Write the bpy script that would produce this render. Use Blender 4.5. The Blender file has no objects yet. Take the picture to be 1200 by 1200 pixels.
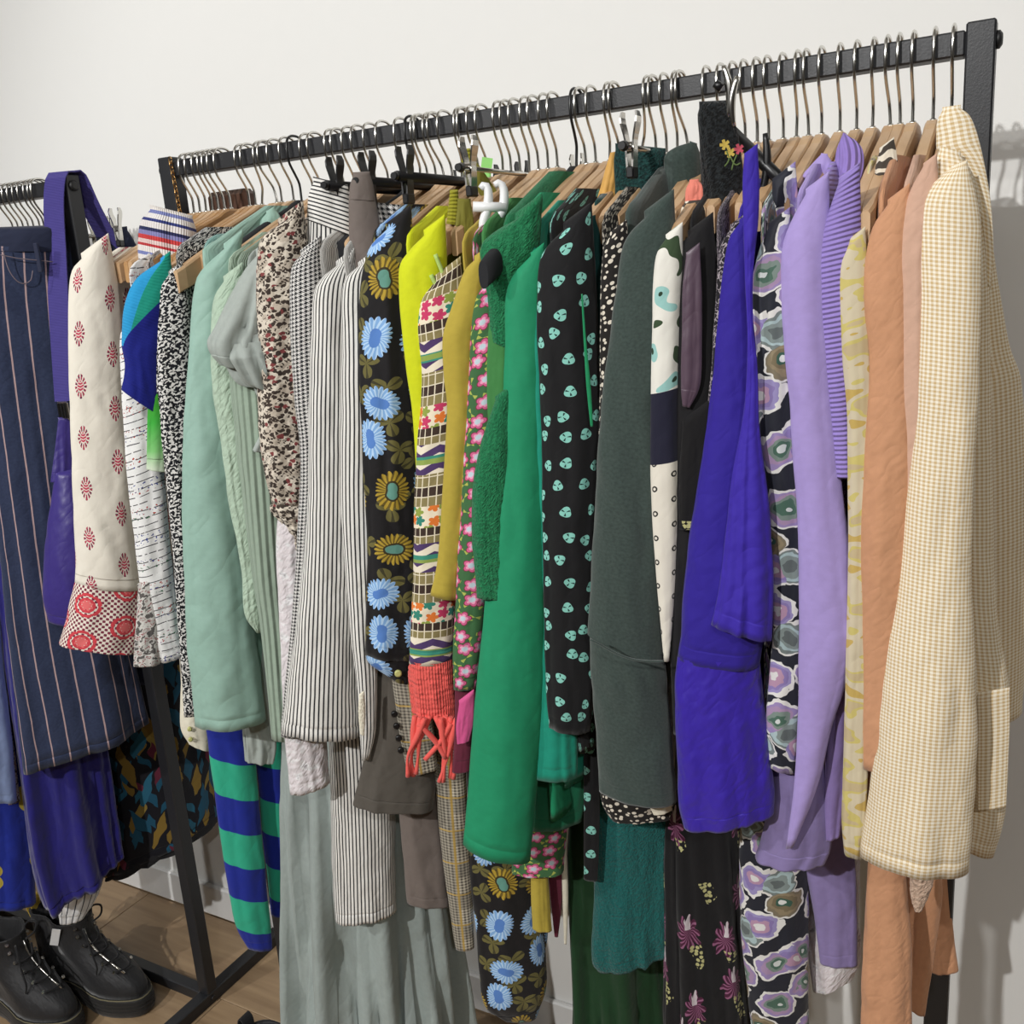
import bpy, math, random
from mathutils import Vector, Matrix
random.seed(7)
SC = bpy.context.scene
COL = SC.collection
# ------------------------------------------------------------------ camera
F, PITCH, ROLL, YAW = 1125.6, 0.24737, -0.07126, 0.51681
CAM = Vector((0.08751, -1.10212, 1.40743))
_fw = Vector((-math.sin(YAW)*math.cos(PITCH), math.cos(YAW)*math.cos(PITCH), -math.sin(PITCH)))
_r0 = Vector((math.cos(YAW), math.sin(YAW), 0)); _u0 = _r0.cross(_fw)
_rt = math.cos(ROLL)*_r0 + math.sin(ROLL)*_u0
_up = -math.sin(ROLL)*_r0 + math.cos(ROLL)*_u0
cd = bpy.data.cameras.new('camera'); cam = bpy.data.objects.new('camera', cd); COL.objects.link(cam)
cd.sensor_fit = 'HORIZONTAL'; cd.sensor_width = 36; cd.lens = 36*F/1200; cd.clip_start = .02
M3 = Matrix((( _rt.x, _up.x, -_fw.x), (_rt.y, _up.y, -_fw.y), (_rt.z, _up.z, -_fw.z)))
cam.matrix_world = Matrix.Translation(CAM) @ M3.to_4x4()
SC.camera = cam
# ------------------------------------------------------------------ light
SC.view_settings.view_transform = 'Standard'; SC.view_settings.look = 'None'
SC.view_settings.gamma = 1; SC.view_settings.use_curve_mapping = False
SC.view_settings.exposure = -0.76
w = bpy.data.worlds.new('world'); SC.world = w; w.use_nodes = True
w.node_tree.nodes['Background'].inputs[0].default_value = (1, .98, .95, 1)
w.node_tree.nodes['Background'].inputs[1].default_value = .1
def spot(loc, aim, power, rad=.05, ang=70, blend=.6, col=(1, .99, .975)):
    l = bpy.data.lights.new('ceiling_spot', 'SPOT'); l.energy = power; l.shadow_soft_size = rad
    l.spot_size = math.radians(ang); l.spot_blend = blend; l.color = col
    o = bpy.data.objects.new('ceiling_spot', l); COL.objects.link(o); o.location = loc
    o.rotation_euler = (Vector(aim)-Vector(loc)).to_track_quat('-Z', 'Y').to_euler()
def area(loc, sx, sy, power, col=(.99, .995, 1)):  # unseen soft fill added overhead, not a fitting of the shop
    l = bpy.data.lights.new('soft_fill', 'AREA'); l.shape = 'RECTANGLE'; l.size = sx; l.size_y = sy
    l.energy = power; l.color = col
    o = bpy.data.objects.new('soft_fill', l); COL.objects.link(o); o.location = loc
spot((-.84, -3.4, 2.86), (-.35, 0, .95), 540, .035, 62)
spot((-2.3, -2.7, 2.86), (-1.2, 0, 1.1), 235, .04, 65)
spot((1.3, -2.6, 2.86), (-.3, 0, 1.0), 130, .05, 65)
area((-.8, -1.7, 2.9), 2.4, 1.0, 17)
area((-.8, -3.6, 2.9), 3.0, 1.0, 22)

# ------------------------------------------------------------------ pixel helpers (1200 x 1200 frame)
def ray(u, v): return _fw + _rt*((u-600)/F) + _up*((600-v)/F)
def atY(u, v, Y): d = ray(u, v); return CAM + d*((Y-CAM.y)/d.y)
def atZ(u, v, Z): d = ray(u, v); return CAM + d*((Z-CAM.z)/d.z)
def on_plane(u, v, P, n): d = ray(u, v); return CAM + d*((P-CAM).dot(n)/d.dot(n))
def railX(u): return atY(u, 44.5-.1651*(u-1132), 0).x

# ------------------------------------------------------------------ node helpers
class G:
    def __init__(s, name):
        s.m = bpy.data.materials.new(name); s.m.use_nodes = True; s.t = s.m.node_tree
        s.b = s.t.nodes['Principled BSDF']; s._uv = None
    def n(s, typ, **kw):
        x = s.t.nodes.new(typ)
        for k, v in kw.items(): setattr(x, k, v)
        return x
    def put(s, inp, v):
        if isinstance(v, bpy.types.NodeSocket): s.t.links.new(v, inp)
        elif isinstance(v, (tuple, list)) and len(v) == 3 and inp.type == 'RGBA': inp.default_value = (*v, 1)
        else: inp.default_value = v
    def ma(s, op, a, b=0.0, c=0.0):
        x = s.n('ShaderNodeMath', operation=op); s.put(x.inputs[0], a); s.put(x.inputs[1], b); s.put(x.inputs[2], c)
        return x.outputs[0]
    def add(s, a, b): return s.ma('ADD', a, b)
    def sub(s, a, b): return s.ma('SUBTRACT', a, b)
    def mul(s, a, b): return s.ma('MULTIPLY', a, b)
    def lt(s, a, b): return s.ma('LESS_THAN', a, b)
    def gt(s, a, b): return s.ma('GREATER_THAN', a, b)
    def fr(s, a): return s.ma('FRACT', a)
    def sin(s, a): return s.ma('SINE', a)
    def ab(s, a): return s.ma('ABSOLUTE', a)
    def AND(s, a, b): return s.ma('MULTIPLY', a, b)
    def OR(s, a, b): return s.ma('MAXIMUM', a, b)
    def mix(s, f, a, b):
        x = s.n('ShaderNodeMix', data_type='RGBA'); s.put(x.inputs['Factor'], f)
        s.put(x.inputs[6], a); s.put(x.inputs[7], b); return x.outputs[2]
    def uv(s):
        if not s._uv:
            x = s.n('ShaderNodeUVMap'); x.uv_map = 'UVMap'; y = s.n('ShaderNodeSeparateXYZ')
            s.t.links.new(x.outputs[0], y.inputs[0]); s._uv = (y.outputs[0], y.outputs[1], x.outputs[0])
        return s._uv
    def vec(s, x, y, z=0.0):
        c = s.n('ShaderNodeCombineXYZ'); s.put(c.inputs[0], x); s.put(c.inputs[1], y); s.put(c.inputs[2], z); return c.outputs[0]
    def noise(s, vec, scale, detail=2.0, out=0):
        x = s.n('ShaderNodeTexNoise'); s.put(x.inputs['Vector'], vec); x.inputs['Scale'].default_value = scale
        x.inputs['Detail'].default_value = detail; return x.outputs[out]
    def ramp(s, f, stops, interp='CONSTANT'):
        x = s.n('ShaderNodeValToRGB'); x.color_ramp.interpolation = interp; e = x.color_ramp.elements
        while len(e) > 1: e.remove(e[-1])
        e[0].position = stops[0][0]; e[0].color = (*stops[0][1], 1)
        for p, c in stops[1:]: q = e.new(p); q.color = (*c, 1)
        s.put(x.inputs[0], f); return x.outputs[0]
    def warp(s, k=.004, scale=60):
        u, v, t = s.uv(); a = s.noise(t, scale, 2, 1)
        y = s.n('ShaderNodeSeparateXYZ'); s.t.links.new(a, y.inputs[0])
        return s.add(u, s.mul(s.sub(y.outputs[0], .5), k)), s.add(v, s.mul(s.sub(y.outputs[1], .5), k))
    def cells(s, size, rnd=.5, uv=None, stretch=1.0, off=0.0):
        """scattered motifs: local polar coordinates (r in metres, angle, per cell random value)"""
        u, v = uv or s.uv()[:2]
        vec = s.vec(s.add(s.mul(u, 1/size), off), s.add(s.mul(v, 1/(size*stretch)), off))
        x = s.n('ShaderNodeTexVoronoi', voronoi_dimensions='2D'); s.put(x.inputs['Vector'], vec)
        x.inputs['Scale'].default_value = 1; x.inputs['Randomness'].default_value = rnd
        d = s.n('ShaderNodeVectorMath', operation='SUBTRACT'); s.put(d.inputs[0], vec); s.put(d.inputs[1], x.outputs['Position'])
        y = s.n('ShaderNodeSeparateXYZ'); s.t.links.new(d.outputs[0], y.inputs[0])
        dx = s.mul(y.outputs[0], size); dy = s.mul(y.outputs[1], size*stretch)
        r = s.ma('SQRT', s.add(s.mul(dx, dx), s.mul(dy, dy))); th = s.ma('ARCTAN2', dy, dx)
        c = s.n('ShaderNodeSeparateColor'); s.t.links.new(x.outputs['Color'], c.inputs[0])
        return dx, dy, r, th, c.outputs[0], c.outputs[1]
    def grid(s, su, sv, half=True):
        u, v = s.uv()[:2]
        cu = s.mul(u, 1/su); iu = s.ma('FLOOR', cu)
        cv = s.mul(v, 1/sv)
        if half: cv = s.add(cv, s.mul(s.ma('MODULO', s.ab(iu), 2.0), .5))
        dx = s.mul(s.sub(s.fr(cu), .5), su); dy = s.mul(s.sub(s.fr(cv), .5), sv)
        r = s.ma('SQRT', s.add(s.mul(dx, dx), s.mul(dy, dy)))
        return dx, dy, r, s.ma('ARCTAN2', dy, dx)
    def petal(s, r, th, R, n, depth=.25, ph=0.0):
        """flower disc mask with n petals"""
        k = s.add(s.mul(s.ab(s.sin(s.add(s.mul(th, n/2), ph))), depth), 1-depth)
        return s.lt(r, s.mul(k, R))
    def stripe(s, c, period, duty=.5): return s.lt(s.fr(s.mul(c, 1/period)), duty)

MATS = {}
def lin(c):
    f = lambda x: x/12.92 if x <= .04045 else ((x+.055)/1.055)**2.4
    return tuple(f(x/255) for x in c)
def fabric(name, col, rough=.85, sheen=.15, wr=.45, wscale=22, rib=None, fine=.08, spec=.25, metal=0, uvs=True):
    """col: colour tuple in 0..255 sRGB or function(G) -> socket"""
    g = G(name); b = g.b
    u, v, t = g.uv()
    c = col(g) if callable(col) else None
    base = lin(col) if c is None else c
    # slight cloth tone variation
    if c is None:
        k = g.noise(t, 140, 3); base = g.mix(k, tuple(x*.9 for x in base), tuple(min(1, x*1.08) for x in base))
    g.put(b.inputs['Base Color'], base)
    b.inputs['Roughness'].default_value = rough; b.inputs['Specular IOR Level'].default_value = spec
    b.inputs['Sheen Weight'].default_value = sheen; b.inputs['Metallic'].default_value = metal
    n1 = g.noise(g.vec(g.add(u, g.mul(v, .12)), g.mul(v, .3)), wscale, 3); n2 = g.noise(g.vec(g.sub(u, g.mul(v, .5)), g.mul(v, .6)), wscale*1.3, 2)
    h = g.add(g.mul(n1, wr), g.mul(g.ab(g.sub(n2, .5)), wr*1.2))
    h = g.add(h, g.mul(g.noise(t, 900, 2), fine*.1))
    if rib:
        per, amp, axis = rib
        h = g.add(h, g.mul(g.sin(g.mul(u if axis == 'u' else v, 2*math.pi/per)), amp))
    bp = g.n('ShaderNodeBump'); bp.inputs['Strength'].default_value = .5; bp.inputs['Distance'].default_value = .012
    g.put(bp.inputs['Height'], h); g.t.links.new(bp.outputs[0], b.inputs['Normal'])
    MATS[name] = g.m; return g.m
def plain(name, col, rough=.5, metal=0, spec=.5, bump=0, bscale=200, var=1.0):
    g = G(name); b = g.b
    b.inputs['Roughness'].default_value = rough; b.inputs['Metallic'].default_value = metal
    b.inputs['Specular IOR Level'].default_value = spec
    tc = g.n('ShaderNodeTexCoord').outputs['Object']
    k = g.noise(tc, 35, 3); base = lin(col)
    g.put(b.inputs['Base Color'], g.mix(k, tuple(x*(1-.08*var) for x in base), tuple(min(1, x*(1+.06*var)) for x in base)))
    if bump:
        bp = g.n('ShaderNodeBump'); bp.inputs['Strength'].default_value = bump; bp.inputs['Distance'].default_value = .002
        g.put(bp.inputs['Height'], g.noise(tc, bscale, 3)); g.t.links.new(bp.outputs[0], b.inputs['Normal'])
    MATS[name] = g.m; return g.m

# ------------------------------------------------------------------ mesh helpers
def mesh(name, verts, faces, mat, parent=None, uv=None, smooth=True):
    me = bpy.data.meshes.new(name); me.from_pydata([tuple(x) for x in verts], [], faces); me.update()
    if uv:
        lay = me.uv_layers.new(name='UVMap')
        for i, l in enumerate(uv): lay.data[i].uv = l
    if smooth: me.polygons.foreach_set('use_smooth', [True]*len(me.polygons))
    if mat is not None: me.materials.append(MATS[mat] if isinstance(mat, str) else mat)
    o = bpy.data.objects.new(name, me); COL.objects.link(o)
    if parent: o.parent = parent
    return o
def place(o, parent):
    """parent keeping the world coordinates the mesh was built in"""
    o.parent = parent; o.matrix_parent_inverse = Matrix.Translation(parent.location).inverted(); return o
def empty(name, loc, label=None, cat=None, group=None):
    o = bpy.data.objects.new(name, None); COL.objects.link(o); o.location = loc; o.empty_display_size = .03
    if label: o['label'] = label
    if cat: o['category'] = cat
    if group: o['group'] = group
    return o
def tag(o, label, cat, group=None):
    o['label'] = label; o['category'] = cat
    if group: o['group'] = group
    return o
def loft(name, rings, mat, parent=None, close=True, cap0=False, cap1=False, uv=None, smooth=True):
    n = len(rings[0]); V = [p for r in rings for p in r]; Fc = []; UV = []
    m = n if close else n-1
    for i in range(len(rings)-1):
        for j in range(m):
            k = (j+1) % n
            Fc.append((i*n+j, i*n+k, (i+1)*n+k, (i+1)*n+j))
            if uv: UV += [uv(i, j), uv(i, j+1), uv(i+1, j+1), uv(i+1, j)]
    ncap = len(Fc)
    if cap0:
        Fc.append(tuple(range(n))[::-1])
        if uv: UV += [uv(0, j) for j in range(n)][::-1]
    if cap1:
        Fc.append(tuple((len(rings)-1)*n+j for j in range(n)))
        if uv: UV += [uv(len(rings)-1, j) for j in range(n)]
    o = mesh(name, V, Fc, mat, parent, UV if uv else None, smooth)
    for f in o.data.polygons[ncap:]: f.use_smooth = False
    return o
def box_data(c, s, bev=0):
    x, y, z = c; a, b, h = s[0]/2, s[1]/2, s[2]/2; k = min(bev, a, b, h)
    if k <= 0:
        V = [(x+i*a, y+j*b, z+l*h) for i in (-1, 1) for j in (-1, 1) for l in (-1, 1)]
        return V, [(0, 1, 3, 2), (4, 6, 7, 5), (0, 4, 5, 1), (2, 3, 7, 6), (0, 2, 6, 4), (1, 5, 7, 3)]
    V = []; idx = {}
    for i in (-1, 1):
        for j in (-1, 1):
            for l in (-1, 1):
                for ax in range(3):
                    p = [i*(a-k), j*(b-k), l*(h-k)]; p[ax] = (i*a, j*b, l*h)[ax]
                    idx[i, j, l, ax] = len(V); V.append((x+p[0], y+p[1], z+p[2]))
    Fc = []
    I = idx
    for s_ in (-1, 1):
        Fc.append([I[s_, -1, -1, 0], I[s_, 1, -1, 0], I[s_, 1, 1, 0], I[s_, -1, 1, 0]][::s_])
        Fc.append([I[-1, s_, -1, 1], I[-1, s_, 1, 1], I[1, s_, 1, 1], I[1, s_, -1, 1]][::s_])
        Fc.append([I[-1, -1, s_, 2], I[1, -1, s_, 2], I[1, 1, s_, 2], I[-1, 1, s_, 2]][::s_])
    for p in (-1, 1):
        for q in (-1, 1):
            Fc.append((I[p, q, -1, 0], I[p, q, 1, 0], I[p, q, 1, 1], I[p, q, -1, 1]))
            Fc.append((I[p, -1, q, 0], I[p, 1, q, 0], I[p, 1, q, 2], I[p, -1, q, 2]))
            Fc.append((I[-1, p, q, 1], I[1, p, q, 1], I[1, p, q, 2], I[-1, p, q, 2]))
            for r in (-1, 1): Fc.append((I[p, q, r, 0], I[p, q, r, 1], I[p, q, r, 2]))
    return V, [tuple(f) for f in Fc]
def fixn(o):
    import bmesh
    bm = bmesh.new(); bm.from_mesh(o.data); bmesh.ops.recalc_face_normals(bm, faces=bm.faces); bm.to_mesh(o.data); bm.free(); return o
def box(name, c, s, mat, parent=None, bev=.0015):
    V, Fc = box_data(c, s, bev); return fixn(mesh(name, V, Fc, mat, parent, smooth=False))
def tube_pts(pts, r, n=8):
    """rings along a 3D path"""
    P = [Vector(p) for p in pts]; R = []
    t0 = (P[1]-P[0]).normalized(); a = t0.orthogonal().normalized()
    for i, p in enumerate(P):
        t = (P[min(i+1, len(P)-1)]-P[max(i-1, 0)]).normalized()
        a = (a - t*a.dot(t)).normalized(); b = t.cross(a)
        rr = r[i] if isinstance(r, (list, tuple)) else r
        R.append([p + (a*math.cos(2*math.pi*j/n)+b*math.sin(2*math.pi*j/n))*rr for j in range(n)])
    return R
def wire(name, pts, r, mat, parent=None, n=8): return fixn(loft(name, tube_pts(pts, r, n), mat, parent, cap0=True, cap1=True))
def catmull(pts, n):
    """n samples along a smooth curve through pts, evenly by length (any dimension tuples)"""
    P = [tuple(map(float, p)) for p in pts]
    if len(P) == 2: return [tuple(a+(b-a)*i/(n-1) for a, b in zip(*P)) for i in range(n)]
    D = []
    Q = [tuple(2*a-b for a, b in zip(P[0], P[1]))]+P+[tuple(2*a-b for a, b in zip(P[-1], P[-2]))]
    for i in range(1, len(Q)-2):
        for k in range(16):
            t = k/16; a, b, c, d = Q[i-1], Q[i], Q[i+1], Q[i+2]
            D.append(tuple(.5*(2*y+(z-x)*t+(2*x-5*y+4*z-w_)*t*t+(3*y-x-3*z+w_)*t**3) for x, y, z, w_ in zip(a, b, c, d)))
    D.append(P[-1])
    L = [0]
    for a, b in zip(D, D[1:]): L.append(L[-1]+math.dist(a, b))
    out = []; j = 0
    for i in range(n):
        s = L[-1]*i/(n-1)
        while j < len(L)-2 and L[j+1] < s: j += 1
        q = (s-L[j])/max(1e-9, L[j+1]-L[j]); out.append(tuple(a+(b-a)*q for a, b in zip(D[j], D[j+1])))
    return out
def smoothstep(x): x = max(0, min(1, x)); return x*x*(3-2*x)
# ------------------------------------------------------------------ materials
plain('wall_paint', (230, 230, 227), .9, 0, .2, .03, 300, .12)
plain('shop_wall', (168, 166, 162), .9)
plain('ceiling_paint', (240, 239, 236), .9)
plain('skirting_paint', (228, 228, 226), .55)
plain('rack_metal', (36, 37, 40), .42, 0, .45, .08, 500)
plain('bolt_black', (22, 22, 24), .5)
plain('chrome', (214, 212, 206), .18, 1)
plain('black_wire', (20, 20, 21), .35)
plain('black_plastic', (20, 20, 22), .35, 0, .5)
plain('black_velvet', (32, 33, 36), .95)
plain('white_plastic', (232, 233, 233), .35)
plain('pale_clip', (190, 190, 120), .5)
def wood_mat(name, c1, c2, sc=1.0):
    g = G(name); tc = g.n('ShaderNodeTexCoord').outputs['Object']
    mp = g.n('ShaderNodeMapping'); mp.inputs['Scale'].default_value = (60*sc, 6*sc, 40*sc); g.put(mp.inputs['Vector'], tc)
    oi = g.n('ShaderNodeObjectInfo').outputs['Random']
    o2 = g.n('ShaderNodeVectorMath', operation='ADD'); g.put(o2.inputs[0], mp.outputs[0]); g.put(o2.inputs[1], g.vec(g.mul(oi, 30), g.mul(oi, 17)))
    k = g.noise(o2.outputs[0], 1, 4)
    g.put(g.b.inputs['Base Color'], g.mix(g.ma('MULTIPLY_ADD', k, 1.6, -.3), lin(c1), lin(c2)))
    g.b.inputs['Roughness'].default_value = .42; MATS[name] = g.m
wood_mat('hanger_wood', (172, 136, 98), (204, 172, 134))
wood_mat('hanger_wood_dark', (158, 116, 72), (190, 150, 102))
def plank_mat(name):
    g = G(name); tc = g.n('ShaderNodeTexCoord').outputs['Object']
    oi = g.n('ShaderNodeObjectInfo').outputs['Random']
    mp = g.n('ShaderNodeMapping'); mp.inputs['Scale'].default_value = (2.2, 26, 4); g.put(mp.inputs['Vector'], tc)
    o2 = g.n('ShaderNodeVectorMath', operation='ADD'); g.put(o2.inputs[0], mp.outputs[0]); g.put(o2.inputs[1], g.vec(g.mul(oi, 40), g.mul(oi, 23)))
    k = g.noise(o2.outputs[0], 1.5, 6)
    c = g.mix(g.ma('MULTIPLY_ADD', k, 2.2, -.6), lin((128, 104, 78)), lin((178, 152, 118)))
    c = g.mix(g.mul(oi, .35), c, lin((132, 110, 86)))
    g.put(g.b.inputs['Base Color'], c); g.b.inputs['Roughness'].default_value = .5; MATS[name] = g.m
plank_mat('laminate')

W_ = (236, 232, 222)
def L_(c): return lin(c)
def stripes_u(c1, c2, per, duty): return lambda g: g.mix(g.stripe(g.warp(.0006, 40)[0], per, duty), L_(c1), L_(c2))
def bands_v(stops, per):
    return lambda g: g.ramp(g.fr(g.mul(g.uv()[1], 1/per)), [(p, L_(c)) for p, c in stops])
def cream_motif(g):
    dx, dy, r, th = g.grid(.036, .074)
    e = g.add(g.ma('POWER', g.mul(g.ab(dx), 1/.0072), 1.7), g.ma('POWER', g.mul(g.ab(dy), 1/.0180), 1.3))
    th2 = g.ma('ARCTAN2', g.mul(dy, .5), g.ab(dx))
    leaf = g.AND(g.lt(e, 1.0), g.AND(g.gt(e, .42), g.gt(g.sin(g.mul(th2, 13)), -.35)))
    mid = g.AND(g.lt(e, .36), g.gt(g.sin(g.add(g.mul(dy, 1500), g.mul(g.ab(dx), 900))), -.6))
    spot = g.lt(g.noise(g.uv()[2], 420, 1), .47)
    c = g.mix(leaf, L_((228, 222, 208)), g.mix(spot, L_((176, 60, 84)), L_((84, 40, 66))))
    return g.mix(mid, c, L_((190, 70, 92)))
def cream_band(g):
    dx, dy, r, th = g.grid(.046, .056)
    ring = g.AND(g.petal(r, th, .021, 6, .25), g.gt(g.sin(g.mul(r, 900)), -.35))
    core = g.petal(r, th, .0085, 8, .4)
    fine = g.gt(g.mul(g.sin(g.mul(g.uv()[0], 900)), g.sin(g.mul(g.uv()[1], 800))), .05)
    c = g.mix(fine, L_((232, 222, 208)), L_((120, 46, 66)))
    c = g.mix(ring, c, L_((206, 66, 76))); return g.mix(core, c, L_((226, 110, 110)))
def embroid_white(g):
    u, v = g.warp(.006, 30)
    line = g.lt(g.fr(g.mul(v, 1/.0105)), .13)
    nz = g.noise(g.vec(g.mul(u, 1), g.mul(v, .25)), 130, 1)
    line = g.AND(line, g.gt(nz, .42))
    dots = g.AND(g.gt(g.noise(g.uv()[2], 300, 1), .62), g.lt(g.fr(g.mul(v, 1/.037)), .45))
    hue = g.noise(g.vec(0.0, v), 45, 1)
    dc = g.ramp(hue, [(0, L_((170, 60, 50))), (.45, L_((70, 80, 140))), (.52, L_((168, 62, 54))), (.6, L_((60, 110, 80)))])
    c = g.mix(line, L_((232, 232, 230)), L_((70, 68, 72))); return g.mix(dots, c, dc)
def bw_leaf(g):
    u, v = g.warp(.007, 200)
    nz = g.noise(g.vec(u, v), 290, 1)
    return g.mix(g.gt(nz, .52), L_((16, 18, 24)), L_((214, 212, 208)))
def grey_print(g):
    nz = g.noise(g.uv()[2], 110, 3); return g.ramp(nz, [(0, L_((90, 86, 84))), (.45, L_((200, 198, 192))), (.56, L_((140, 80, 84))), (.6, L_((180, 178, 172)))])
def tee_block(g):
    u, v = g.uv()[:2]; u = g.add(u, .066)
    c = g.mix(g.lt(u, g.add(.068, g.mul(v, .12))), L_((36, 146, 200)), L_((20, 142, 122)))
    return g.mix(g.OR(g.gt(v, .13), g.lt(u, g.add(.030, g.mul(v, .48)))), c, L_((16, 26, 120)))
def green_ombre(g):
    return g.ramp(g.mul(g.uv()[1], 1/.1), [(0, L_((60, 150, 40))), (.35, L_((60, 165, 60))), (.75, L_((120, 185, 110))), (1, L_((200, 214, 190)))], 'LINEAR')
def leopard(g):
    dx, dy, r, th, c1, c2 = g.cells(.0052, 1, g.warp(.006, 190))
    nz = g.noise(g.uv()[2], 60, 2)
    base = g.mix(g.gt(nz, .5), L_((212, 202, 186)), L_((188, 176, 160)))
    blot = g.AND(g.lt(r, .0025), g.gt(g.add(c1, g.mul(g.sin(g.mul(th, 2)), .25)), .3))
    c = g.mix(blot, base, L_((60, 50, 44)))
    return g.mix(g.AND(g.lt(r, .0026), g.gt(c2, .88)), c, L_((126, 62, 62)))
def hounds(per, c1, c2):
    def f(g):
        u, v = g.uv()[:2]; a = g.stripe(u, per); b = g.stripe(v, per); d = g.stripe(g.add(u, v), per/2)
        m = g.OR(g.AND(a, b), g.AND(d, g.sub(g.OR(a, b), g.AND(a, b)))); return g.mix(m, L_(c1), L_(c2))
    return f
def gingham(g):
    u, v = g.warp(.0008, 50); a = g.stripe(u, .0037); b = g.stripe(v, .0036)
    return g.mix(g.mul(g.add(a, b), .5), L_((242, 235, 217)), L_((204, 176, 128)))
def plaid(g):
    u, v = g.uv()[:2]
    a = g.stripe(u, .0044); b = g.stripe(v, .0044)
    big = g.OR(g.stripe(u, .05, .5), g.stripe(v, .05, .5))
    c = g.mix(g.mul(g.add(a, b), .5), L_((206, 198, 178)), L_((84, 78, 70)))
    c = g.mix(g.mul(big, .45), c, L_((92, 88, 80)))
    y = g.OR(g.lt(g.fr(g.mul(u, 1/.05)), .05), g.lt(g.fr(g.mul(v, 1/.05)), .05)); return g.mix(g.mul(y, .7), c, L_((196, 160, 70)))
def blue_floral(g, size=.050):
    uv = g.warp(.004, 60)
    dx, dy, r, th, c1, c2 = g.cells(size, .45, uv, 1.2)
    dx2, dy2, r2, th2, e1, e2 = g.cells(size*.62, .7, uv, 1.2, 7.37)
    k2 = g.ab(g.ma('COSINE', g.add(g.mul(th2, 1.5), g.mul(e1, 6.28))))
    leaf = g.AND(g.lt(r2, g.mul(g.ma('POWER', k2, .8), size*.33)), g.gt(e2, .3))
    c = g.mix(leaf, L_((22, 20, 22)), L_((104, 98, 54))); c = g.mix(g.AND(leaf, g.gt(k2, .985)), c, L_((62, 58, 34)))
    isb = g.gt(c1, .42)
    sq = g.ma('SQRT', g.add(g.mul(dx, dx), g.mul(g.mul(dy, dy), .7)))
    sq = g.add(sq, g.mul(g.sin(g.add(g.mul(th, 2), g.mul(c2, 6.28))), size*.045))
    fl = g.petal(sq, th, size*.37, 21, .22, 1.0)
    rays = g.gt(g.sin(g.add(g.mul(th, 21), g.mul(sq, 260))), .1)
    bc = g.mix(rays, L_((128, 170, 218)), L_((178, 208, 236)))
    bc = g.mix(g.lt(sq, size*.14), bc, L_((84, 128, 196)))
    yc = g.mix(rays, L_((176, 148, 52)), L_((104, 86, 30))); yc = g.mix(g.lt(sq, size*.17), yc, L_((58, 50, 26)))
    yc = g.mix(g.lt(sq, size*.13), yc, L_((96, 146, 132)))
    c = g.mix(g.AND(fl, g.gt(c2, .12)), c, g.mix(isb, yc, bc)); return c
def patchwork(g):
    u, v = g.uv()[:2]
    per = .118; t = g.fr(g.mul(v, 1/per))
    gx = g.lt(g.fr(g.mul(u, 1/.0078)), .14); gy = g.lt(g.fr(g.mul(v, 1/.0118)), .1); gl = g.OR(gx, gy)
    dark = g.mix(gl, L_((62, 48, 40)), L_((232, 222, 196))); tan = g.mix(gl, L_((138, 126, 84)), L_((232, 222, 196)))
    dx, dy, r, th, c1, c2 = g.cells(.013, .5)
    flc = g.ramp(c1, [(0, L_((222, 120, 50))), (.35, L_((196, 60, 100))), (.6, L_((52, 130, 112))), (.8, L_((142, 158, 70)))])
    fl = g.mix(g.petal(r, th, .0068, 5, .45), L_((234, 222, 196)), flc)
    zz = g.lt(g.fr(g.add(g.mul(v, 1/.018), g.ab(g.sub(g.fr(g.mul(u, 1/.04)), .5)))), .5)
    zg = g.mix(zz, L_((232, 222, 200)), L_((76, 56, 100)))
    teal = g.mix(g.stripe(v, .012), L_((60, 140, 120)), L_((140, 160, 80)))
    out = dark
    for p, c in [(.10, tan), (.20, fl), (.42, dark), (.5, tan), (.58, zg), (.70, teal), (.78, zg), (.88, tan)]:
        out = g.mix(g.gt(t, p), out, c)
    return out
def pink_floral(g):
    uv = g.uv()[:2]; dx, dy, r, th, c1, c2 = g.cells(.021, .45, uv)
    dx2, dy2, r2, th2, e1, e2 = g.cells(.015, .8, uv, 1.0, 3.3)
    lf = g.AND(g.lt(g.ab(g.sin(g.add(g.mul(th2, 1), g.mul(e1, 5)))), .35), g.lt(r2, .006))
    c = g.mix(lf, L_((62, 104, 64)), L_((168, 178, 84)))
    c = g.mix(g.petal(r, th, .0092, 5, .35), c, L_((120, 34, 66))); c = g.mix(g.petal(r, th, .0082, 5, .36), c, L_((206, 96, 138)))
    c = g.mix(g.petal(r, th, .0055, 5, .4), c, L_((232, 160, 188))); return g.mix(g.lt(r, .003), c, L_((190, 206, 214)))
def mint_motif(g):
    dx, dy, r, th, c1, c2 = g.cells(.0235, .55, None, 1.15)
    e = g.ma('SQRT', g.add(g.ma('POWER', g.mul(dx, 1/.0055), 2.0), g.ma('POWER', g.mul(dy, 1/.0064), 2.0)))
    a = g.add(th, g.mul(c1, 6.28))
    m = g.lt(e, g.add(.90, g.mul(g.sin(g.mul(a, 3)), .10)))
    y = g.AND(g.lt(g.ab(g.sin(g.add(g.mul(a, 1.5), .5))), .34), g.AND(g.gt(r, .0010), g.lt(r, .0042)))
    c = g.mix(m, L_((20, 20, 22)), L_((134, 200, 186))); return g.mix(y, c, L_((18, 44, 42)))
def polka(g):
    dx, dy, r, th, c1, c2 = g.cells(.0066, .7); return g.mix(g.lt(r, g.add(.0011, g.mul(c1, .0012))), L_((30, 27, 25)), L_((214, 206, 190)))
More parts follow.
